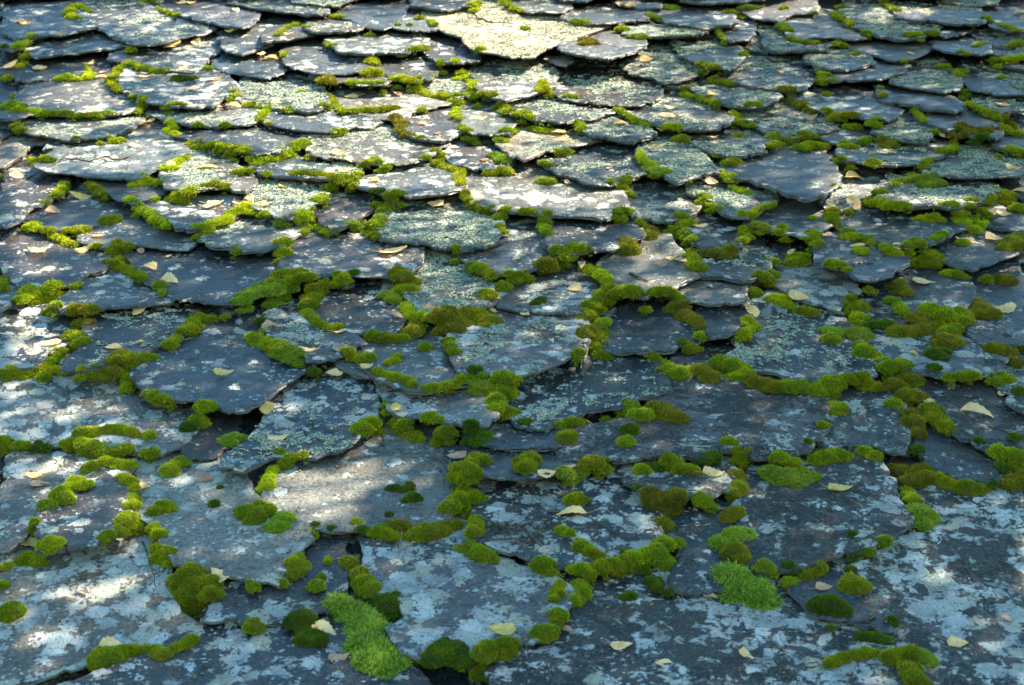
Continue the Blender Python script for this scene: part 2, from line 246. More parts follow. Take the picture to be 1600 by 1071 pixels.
# ---------------------------------------------------------------- data traced from the roof
SLATES = """d53 0,20 5,50 20,61 60,57 100,54 130,46 146,42 128,30 120,14
g64 122,12 130,28 155,42 164,48 180,58 205,68 232,72 275,62 332,45 312,32 275,20 245,8
p31 252,6 262,16 290,26 340,38 382,45 396,38 402,20 385,2
d35 340,-8 365,8 400,16 450,23 500,27 512,24 510,0
d37 435,-6 460,12 500,20 530,20 545,10 580,0 590,-10
d22 530,12 535,25 555,34 575,42 600,44 618,38 625,28 632,12 645,-5
d42 352,50 348,70 355,80 380,84 405,76 425,68 430,52 460,38 466,28
d31 -10,50 -5,80 20,85 38,78 45,60
d53 48,62 38,72 50,85 60,90 100,84 150,80 192,72 194,66 175,58 150,50
d53 190,70 176,92 200,99 235,105 275,112 305,113 318,103 330,85 345,75 348,55
d42 340,86 333,98 345,113 375,119 420,125 442,116 452,107 440,96 405,88
g42 -6,95 0,112 25,125 45,128 85,122 115,117 135,106 130,95
l51 50,128 35,150 25,160 40,172 75,178 140,180 190,178 212,172 214,160 195,147 165,127
d63 195,100 178,118 190,135 210,148 230,158 255,162 300,168 330,165 345,155 362,140 355,125 340,115
d31 -8,172 -5,193 20,193 32,188 50,180
g55 242,164 240,176 256,188 300,196 372,197 400,190 410,182 405,165
g26 50,182 30,192 38,203 70,212 105,217 160,214 185,208 200,200 215,192 228,182
d36 385,120 378,140 372,158 400,162 440,168 480,175 500,172 508,160 502,142 498,125
d42 432,172 418,180 420,192 440,200 480,203 520,204 555,198 590,190 578,184 550,178 520,172
p42 455,66 446,82 447,96 460,108 500,114 560,114 592,110 580,95 585,75
g41 585,82 590,105 605,120 640,127 675,124 680,110 680,95 670,82
g53 515,55 520,65 530,77 560,80 600,80 640,78 662,72 665,62 650,54 600,48
g34 478,28 480,45 490,52 530,52 560,48 570,42 560,30 530,25
g32 440,48 418,64 410,78 450,72 500,62 522,55 520,50
g25 615,38 610,48 625,55 650,58 680,56 682,48 670,38 650,25
d21 640,-8 645,10 690,16 720,12 745,5 750,-8
y37 655,14 665,28 680,40 690,52 725,62 740,58 745,40 735,15
y46 742,5 748,26 760,32 800,33 810,20 815,0
l53 795,-5 800,10 830,20 880,20 890,12 895,0
y39 760,32 728,58 727,75 735,82 765,88 800,96 835,94 862,77 890,68 945,46 935,38 900,30 850,20 800,22
d32 900,18 880,22 890,30 910,36 945,38 980,34 1008,30 1012,20 990,10
d32 865,-8 868,8 880,12 915,14 943,4 945,-8
d21 955,-8 965,5 1000,12 1030,12 1040,-5
d32 1010,15 1022,24 1050,34 1100,38 1140,36 1148,28 1135,15 1100,12
g21 1060,-10 1062,8 1110,11 1160,8 1190,4 1190,-10
d37 985,40 975,55 1010,60 1050,60 1090,57 1097,50 1080,40 1060,34
g33 895,62 880,85 900,95 930,100 950,103 970,98 1003,82 1005,75 985,60 950,55
l31 860,88 858,95 870,104 885,108 890,100 880,90
p34 870,112 863,130 868,145 880,152 900,157 925,162 970,165 1000,165 1020,160 1030,150 1032,135 1005,120 970,112 920,110
g64 750,95 742,110 745,135 755,150 790,156 815,150 840,145 862,135 865,115 845,100
d26 1060,62 1058,75 1070,88 1080,98 1110,108 1140,113 1150,105 1157,85 1145,72 1120,62
g47 1005,68 1000,85 978,102 985,112 1010,120 1040,130 1055,128 1080,120 1098,112 1085,95 1070,80 1058,66
d46 1050,118 1035,128 1045,136 1080,138 1100,150 1130,163 1170,168 1200,160 1215,150 1200,135 1150,120
d36 985,150 970,165 985,178 1005,187 1040,195 1080,200 1120,198 1138,190 1135,175 1100,160 1060,150 1020,140
d34 805,150 798,165 800,175 825,182 850,188 875,191 910,186 940,180 962,172 955,165 930,158 870,150
p41 1118,32 1112,42 1125,55 1140,64 1170,62 1178,55 1180,35
g35 1180,45 1168,70 1175,80 1200,84 1205,60 1200,42
p32 1175,-8 1160,15 1180,30 1215,32 1240,22 1270,18 1277,10 1270,-8
d44 1150,85 1140,100 1120,120 1145,130 1180,137 1220,140 1255,139 1272,130 1278,112 1265,98 1240,85 1200,80
d25 1195,48 1195,75 1210,80 1250,80 1290,75 1305,68 1280,60 1240,55
g43 1238,28 1230,38 1235,55 1255,60 1300,58 1340,62 1353,58 1345,48 1325,35 1300,28
g46 1330,5 1318,20 1325,35 1350,45 1370,55 1400,60 1440,56 1468,48 1470,30 1410,15 1380,0
p35 1405,8 1400,20 1405,35 1450,40 1480,45 1520,46 1540,42 1538,30 1520,18 1480,8
d22 1385,-10 1395,3 1430,5 1455,2 1458,-10
g28 1460,-12 1470,2 1520,8 1560,8 1572,-10
p33 1540,10 1535,22 1550,38 1580,45 1610,45 1612,5
g32 1325,62 1320,72 1345,80 1370,88 1400,97 1425,95 1450,82 1457,72 1440,64 1400,58
d25 1275,75 1260,85 1265,98 1285,108 1320,110 1350,105 1362,98 1350,90 1320,78
d43 1300,95 1280,115 1285,130 1300,135 1340,130 1375,130 1400,122 1413,110 1408,100 1380,98
d32 1460,50 1453,62 1475,70 1500,65 1512,58 1505,48
d36 1518,48 1530,60 1550,72 1575,76 1600,65 1610,60 1600,45 1560,38
d33 1475,68 1465,78 1500,90 1530,92 1550,88 1540,75 1515,68
g34 1565,72 1555,85 1580,92 1612,90 1612,70
d36 1415,98 1402,115 1398,128 1420,136 1450,142 1480,146 1497,140 1495,120 1480,102
d11 1395,130 1380,140 1385,155 1410,160 1450,167 1490,173 1503,168 1500,160 1480,150 1440,140
d24 1512,105 1508,118 1510,128 1520,140 1560,148 1612,148 1612,110 1560,98
d21 1570,98 1565,112 1580,118 1612,120 1612,98
d52 1255,138 1242,152 1260,160 1285,170 1310,178 1350,185 1385,188 1400,180 1405,170 1390,155 1350,145 1300,140
d26 1530,150 1525,168 1545,175 1570,178 1592,172 1612,160 1612,145
d11 1440,172 1437,180 1448,195 1460,205 1480,210 1520,205 1550,200 1557,190 1545,180 1500,170
d28 1395,178 1380,185 1370,205 1385,215 1420,220 1450,220 1458,208 1445,190 1430,175
g37 1190,158 1160,170 1150,185 1165,195 1200,208 1225,212 1270,208 1305,200 1308,192 1285,180 1240,165
d31 1300,200 1280,213 1300,222 1340,223 1365,215 1360,200 1330,195
d36 1345,225 1318,240 1315,250 1350,255 1400,258 1440,256 1465,245 1490,232 1480,225 1450,222 1400,225
d37 1490,238 1460,250 1440,265 1445,272 1500,276 1560,275 1612,270 1612,240 1560,238
d33 1520,212 1503,222 1515,230 1550,232 1562,225 1550,214
g41 1565,215 1555,228 1580,236 1612,240 1612,212
d32 1160,240 1155,255 1137,268 1150,280 1180,285 1200,292 1230,305 1265,313 1290,305 1303,290 1305,275 1295,258 1290,240
g54 1310,262 1305,280 1300,300 1283,312 1290,322 1315,328 1330,322 1340,312 1365,300 1395,292 1398,280 1380,270 1350,262
d35 1400,288 1378,305 1372,315 1390,325 1440,327 1490,328 1545,318 1552,300 1552,285 1530,280 1480,280
d21 1575,287 1570,300 1612,315 1612,282
g42 1215,312 1195,325 1175,345 1190,355 1225,362 1255,370 1280,366 1290,350 1290,335 1275,322 1240,312
d42 1335,332 1312,345 1315,355 1340,362 1365,375 1390,385 1440,385 1465,372 1480,365 1498,352 1495,338 1430,335
d42 1535,325 1520,338 1545,350 1575,360 1612,365 1612,320
d42 1290,360 1280,385 1275,410 1310,420 1340,415 1370,405 1375,390 1350,380 1320,362
d22 1340,395 1330,410 1325,428 1345,440 1370,442 1400,425 1412,412 1405,402 1380,395
d33 1465,368 1448,385 1460,400 1500,415 1520,420 1560,408 1600,392 1612,388 1612,365 1560,362
d24 1110,385 1095,405 1095,430 1140,435 1160,440 1190,432 1200,420 1195,400 1200,385
d32 1085,340 1075,355 1085,375 1095,385 1130,390 1160,385 1155,370 1165,350 1155,340 1120,335
g37 1110,270 1082,290 1085,302 1110,308 1128,330 1145,340 1170,338 1200,325 1210,315 1200,300 1170,285 1140,272
d35 1110,200 1073,210 1085,220 1115,238 1140,243 1175,242 1192,232 1195,218 1180,205 1150,200
g37 1015,210 1005,225 1010,240 1030,258 1040,270 1060,280 1085,272 1122,262 1110,252 1090,235 1060,218
d35 925,178 912,190 912,205 930,213 965,220 990,222 1010,215 1022,208 1000,198 985,188 970,178
l34 815,200 800,205 785,225 798,240 820,248 850,238 890,228 930,220 950,217 920,210 900,200 870,195
d34 870,235 845,248 862,258 875,272 900,278 930,285 960,284 985,280 1010,272 1010,255 998,240 990,232 940,228
l50 735,268 722,285 726,300 735,312 770,325 800,330 860,335 900,338 940,338 972,328 975,318 965,300 960,290 930,282 880,275 840,270 790,262
d45 985,278 985,300 965,320 990,335 1020,345 1050,345 1080,335 1090,325 1087,300 1070,290 1040,280
d32 880,338 862,345 860,375 862,392 900,393 945,390 965,380 990,368 993,355 985,342
p53 790,335 780,350 765,370 722,390 730,405 770,430 800,430 825,425 855,410 860,390 858,370 840,352 820,340
d17 620,315 605,330 595,350 597,372 640,378 700,385 750,386 768,378 778,365 780,350 770,335 740,322 700,312
g43 650,262 562,280 565,290 590,298 620,300 640,302 700,298 718,293 715,280 705,268 690,258
g44 500,205 485,220 485,235 500,246 540,252 580,256 620,258 645,256 665,245 680,235 690,225 670,215 640,200 590,190 560,192
p42 635,180 632,195 640,208 655,215 690,220 705,215 717,205 712,190 700,180
l31 728,175 728,195 732,207 770,208 795,205 800,190 790,170
p52 722,208 705,220 700,238 710,255 740,262 790,262 800,250 790,225 780,212
d33 300,198 275,205 280,215 320,222 360,235 400,245 430,240 465,225 475,210 470,200 400,200
d34 420,248 395,262 400,270 440,275 500,280 550,278 560,268 555,258 500,250
g28 400,278 388,290 390,310 400,325 430,335 455,338 480,325 500,310 508,290 500,282 450,275
p42 520,300 510,315 488,330 500,345 520,358 545,350 560,340 572,330 590,315 595,300
p53 470,365 455,380 445,410 435,435 460,437 520,432 580,430 620,428 648,412 650,385 640,380 590,375 560,365 520,362
g45 400,340 330,360 312,375 330,385 365,390 410,388 440,378 460,365 472,352 460,345
g53 190,338 145,362 125,375 150,385 200,383 250,388 290,388 308,375 312,360 290,350 260,340
p61 245,305 228,322 250,338 275,358 300,360 330,352 360,340 375,325 372,310 350,298 300,295
p42 120,295 80,305 60,325 40,345 70,360 110,362 150,350 170,340 190,330 200,325 170,312 130,300
g32 140,278 150,290 165,302 185,312 205,316 235,310 252,298 255,285 240,275 190,272
g53 90,218 75,245 60,258 80,268 125,275 175,279 212,278 240,267 262,258 285,240 292,222 270,205 240,195 180,205
g46 290,240 262,262 255,280 258,290 300,298 330,296 350,290 362,275 365,260 350,245 320,235
l41 370,280 362,295 365,310 385,312 392,300 390,282
p41 -10,265 -8,350 10,355 30,345 50,325 70,312 90,300 97,290 90,278 60,270
l31 -10,200 -8,262 8,260 30,245 45,230 65,222 68,215 55,208 30,205
p42 40,368 -8,390 -6,400 10,425 30,445 60,448 100,445 130,435 150,420 160,410 165,395 150,385 110,372 70,365
b31 205,385 198,400 225,430 240,440 262,455 270,465 300,472 350,475 380,470 430,448 440,430 440,410 430,395 380,385
b53 150,430 130,440 105,462 75,478 100,484 150,485 200,478 262,470 258,455 245,442 200,432
p21 -10,450 -8,483 12,475 27,458 22,450
p63 20,485 -10,490 -8,580 20,575 50,570 80,550 100,535 112,520 110,500 90,485 60,482
b25 160,482 148,500 130,545 90,568 95,578 130,580 160,572 190,562 215,552 245,540 270,525 290,508 300,495 300,480 250,480
b42 300,500 270,530 230,560 220,580 222,600 245,618 285,625 330,632 370,640 405,634 425,620 435,605 452,590 470,575 478,565 440,520 400,500
l72 60,590 10,600 -10,620 -8,695 30,692 70,695 110,692 160,700 210,705 250,708 270,700 285,690 300,670 295,650 290,635 260,625 210,605 160,592
d64 500,560 480,570 445,600 425,640 390,690 350,710 345,735 380,735 430,714 480,712 520,705 540,700 550,685 565,660 590,625 595,610 590,590 570,575 540,562
p00 345,640 335,650 290,690 285,705 300,712 340,712 355,700 362,670 365,650
l61 -10,710 -8,870 10,865 45,835 65,805 70,790 110,765 135,745 150,720 100,708 40,705
p62 150,735 115,775 72,795 60,830 75,850 105,858 150,850 170,838 180,825 195,810 195,780 190,750 180,738
l61 250,715 215,735 217,790 245,815 262,850 272,880 295,891 350,903 405,910 432,914 442,900 455,870 475,840 465,825 430,815 410,790 350,745 300,725
l31 550,690 480,712 450,728 430,735 425,775 422,790 445,808 480,820 530,828 600,825 660,818 690,810 705,795 710,765 705,740 720,715 690,695 640,690 590,685
l82 60,860 30,890 -10,900 -10,1075 40,1065 100,1050 150,1035 200,1022 250,1010 285,998 305,985 300,975 270,955 250,920 240,880 220,855 170,845 110,855
b61 330,990 250,1020 100,1070 90,1100 400,1110 700,1110 640,1040 600,1010 560,980 540,965 500,975 430,978 380,975 350,965
p42 480,845 455,880 400,905 320,900 340,925 320,960 310,968 350,972 400,970 440,965 490,962 510,955 525,930 530,900 525,870 560,845
g71 600,842 578,838 570,870 580,900 600,920 635,935 640,960 605,980 615,1000 630,1020 655,1026 700,1022 760,1020 800,1005 840,1000 860,985 868,960 875,930 870,915 850,900 780,890 740,870 700,840 650,845
k91 900,925 870,960 850,1000 800,1020 770,1060 770,1110 1200,1110 1430,1110 1410,1050 1398,990 1390,960 1350,920 1290,890 1200,900 1100,925 1000,915
k93 1400,850 1360,870 1340,880 1345,900 1370,950 1390,965 1398,990 1410,1040 1420,1110 1620,1110 1620,760 1560,765 1500,770 1440,800
k63 1240,715 1175,760 1160,800 1160,870 1190,888 1240,885 1290,873 1330,860 1380,840 1410,815 1412,800 1400,770 1380,745 1350,725 1300,712
b41 1070,800 1050,830 1068,870 1045,900 1040,915 1060,918 1090,925 1130,915 1140,880 1150,850 1165,810 1130,795
k72 1010,715 985,745 1000,765 1040,772 1080,778 1115,775 1130,765 1142,735 1140,720
b71 790,740 745,750 755,780 750,830 780,858 830,872 870,886 900,890 940,890 980,875 1020,862 1030,840 1020,800 1000,775 985,750 960,740
k41 1075,580 1040,620 1000,650 900,670 876,700 875,718 960,722 1040,714 1090,715 1160,700 1175,712 1220,712 1260,702 1270,690 1285,660 1282,640 1275,610 1220,590 1150,580
b34 820,575 800,600 798,640 803,665 830,673 870,662 920,645 970,630 1035,608 1030,590 1010,560 900,555
d31 800,655 700,650 720,670 760,690 800,700 870,703 880,690 875,665
g61 600,600 598,615 620,640 650,655 690,662 720,668 765,670 770,650 762,620 745,600
l30 570,520 545,545 535,570 560,585 600,595 640,608 680,608 720,600 735,590 728,570 700,545 690,530
p44 425,490 420,515 440,540 480,562 520,560 545,545 560,535 540,520 500,510 480,500
p53 520,430 500,445 492,470 500,490 525,512 560,520 600,522 625,515 640,495 635,470 615,440 600,430
g48 655,400 645,440 640,460 650,480 675,496 710,494 750,485 765,470 760,445 740,425 700,405
p64 780,485 730,500 712,520 712,560 720,575 750,585 800,587 840,578 880,562 905,545 908,520 912,495 900,488 850,484
g51 800,430 765,460 775,475 800,485 850,487 912,488 930,470 950,460 940,440 920,425 870,412
l10 960,370 950,400 945,425 955,445 980,458 1010,464 1040,458 1060,445 1082,430 1070,410 1050,395 1040,375
b30 965,475 955,490 945,520 945,545 970,550 1010,548 1060,540 1100,525 1095,510 1070,495 1055,480 1010,478
g43 1085,430 1060,445 1045,460 1070,470 1110,475 1150,472 1165,465 1160,450 1145,438
b33 1100,472 1095,490 1100,515 1110,527 1135,528 1155,518 1162,495 1160,475
b54 1180,470 1165,480 1150,530 1160,545 1130,560 1180,575 1200,580 1250,595 1290,600 1340,590 1375,585 1368,570 1340,545 1330,520 1310,500 1290,485 1240,470
g61 1230,415 1215,425 1222,445 1240,460 1265,475 1310,485 1320,475 1333,455 1330,440 1300,425
b33 1400,415 1375,425 1372,455 1400,470 1430,490 1480,492 1510,485 1510,450 1505,440 1470,425
k51 1360,460 1348,475 1345,490 1380,505 1415,505 1418,495 1390,475
b22 1530,440 1515,480 1510,520 1530,538 1560,540 1612,530 1612,430 1570,440
b51 1400,520 1365,530 1380,550 1395,570 1440,580 1500,590 1550,585 1578,575 1560,560 1530,550 1500,530
k41 1470,580 1440,595 1440,610 1455,640 1475,660 1500,685 1545,705 1560,710 1612,720 1612,585 1540,580
b55 1330,610 1310,650 1280,690 1300,697 1340,690 1380,700 1410,703 1418,690 1412,650 1405,630 1380,615
b20 1460,680 1445,700 1450,715 1475,735 1500,745 1540,753 1560,748 1563,740 1550,725 1520,705 1490,690
d21 720,700 710,730 740,750 830,748 870,740 885,720 860,700
l42 530,140 522,150 540,165 560,175 590,182 620,184 660,172 700,160 705,155 670,150 640,142
g32 495,112 492,122 510,130 560,135 600,135 612,128 605,118 560,112
g35 670,118 660,135 680,145 710,152 735,148 732,130 710,118
g42 670,58 668,80 680,97 720,98 748,95 750,80 730,65
g31 790,185 800,205 818,204 822,195 810,188
b21 1290,900 1250,930 1270,962 1330,975 1385,985 1395,970 1370,940 1345,905"""
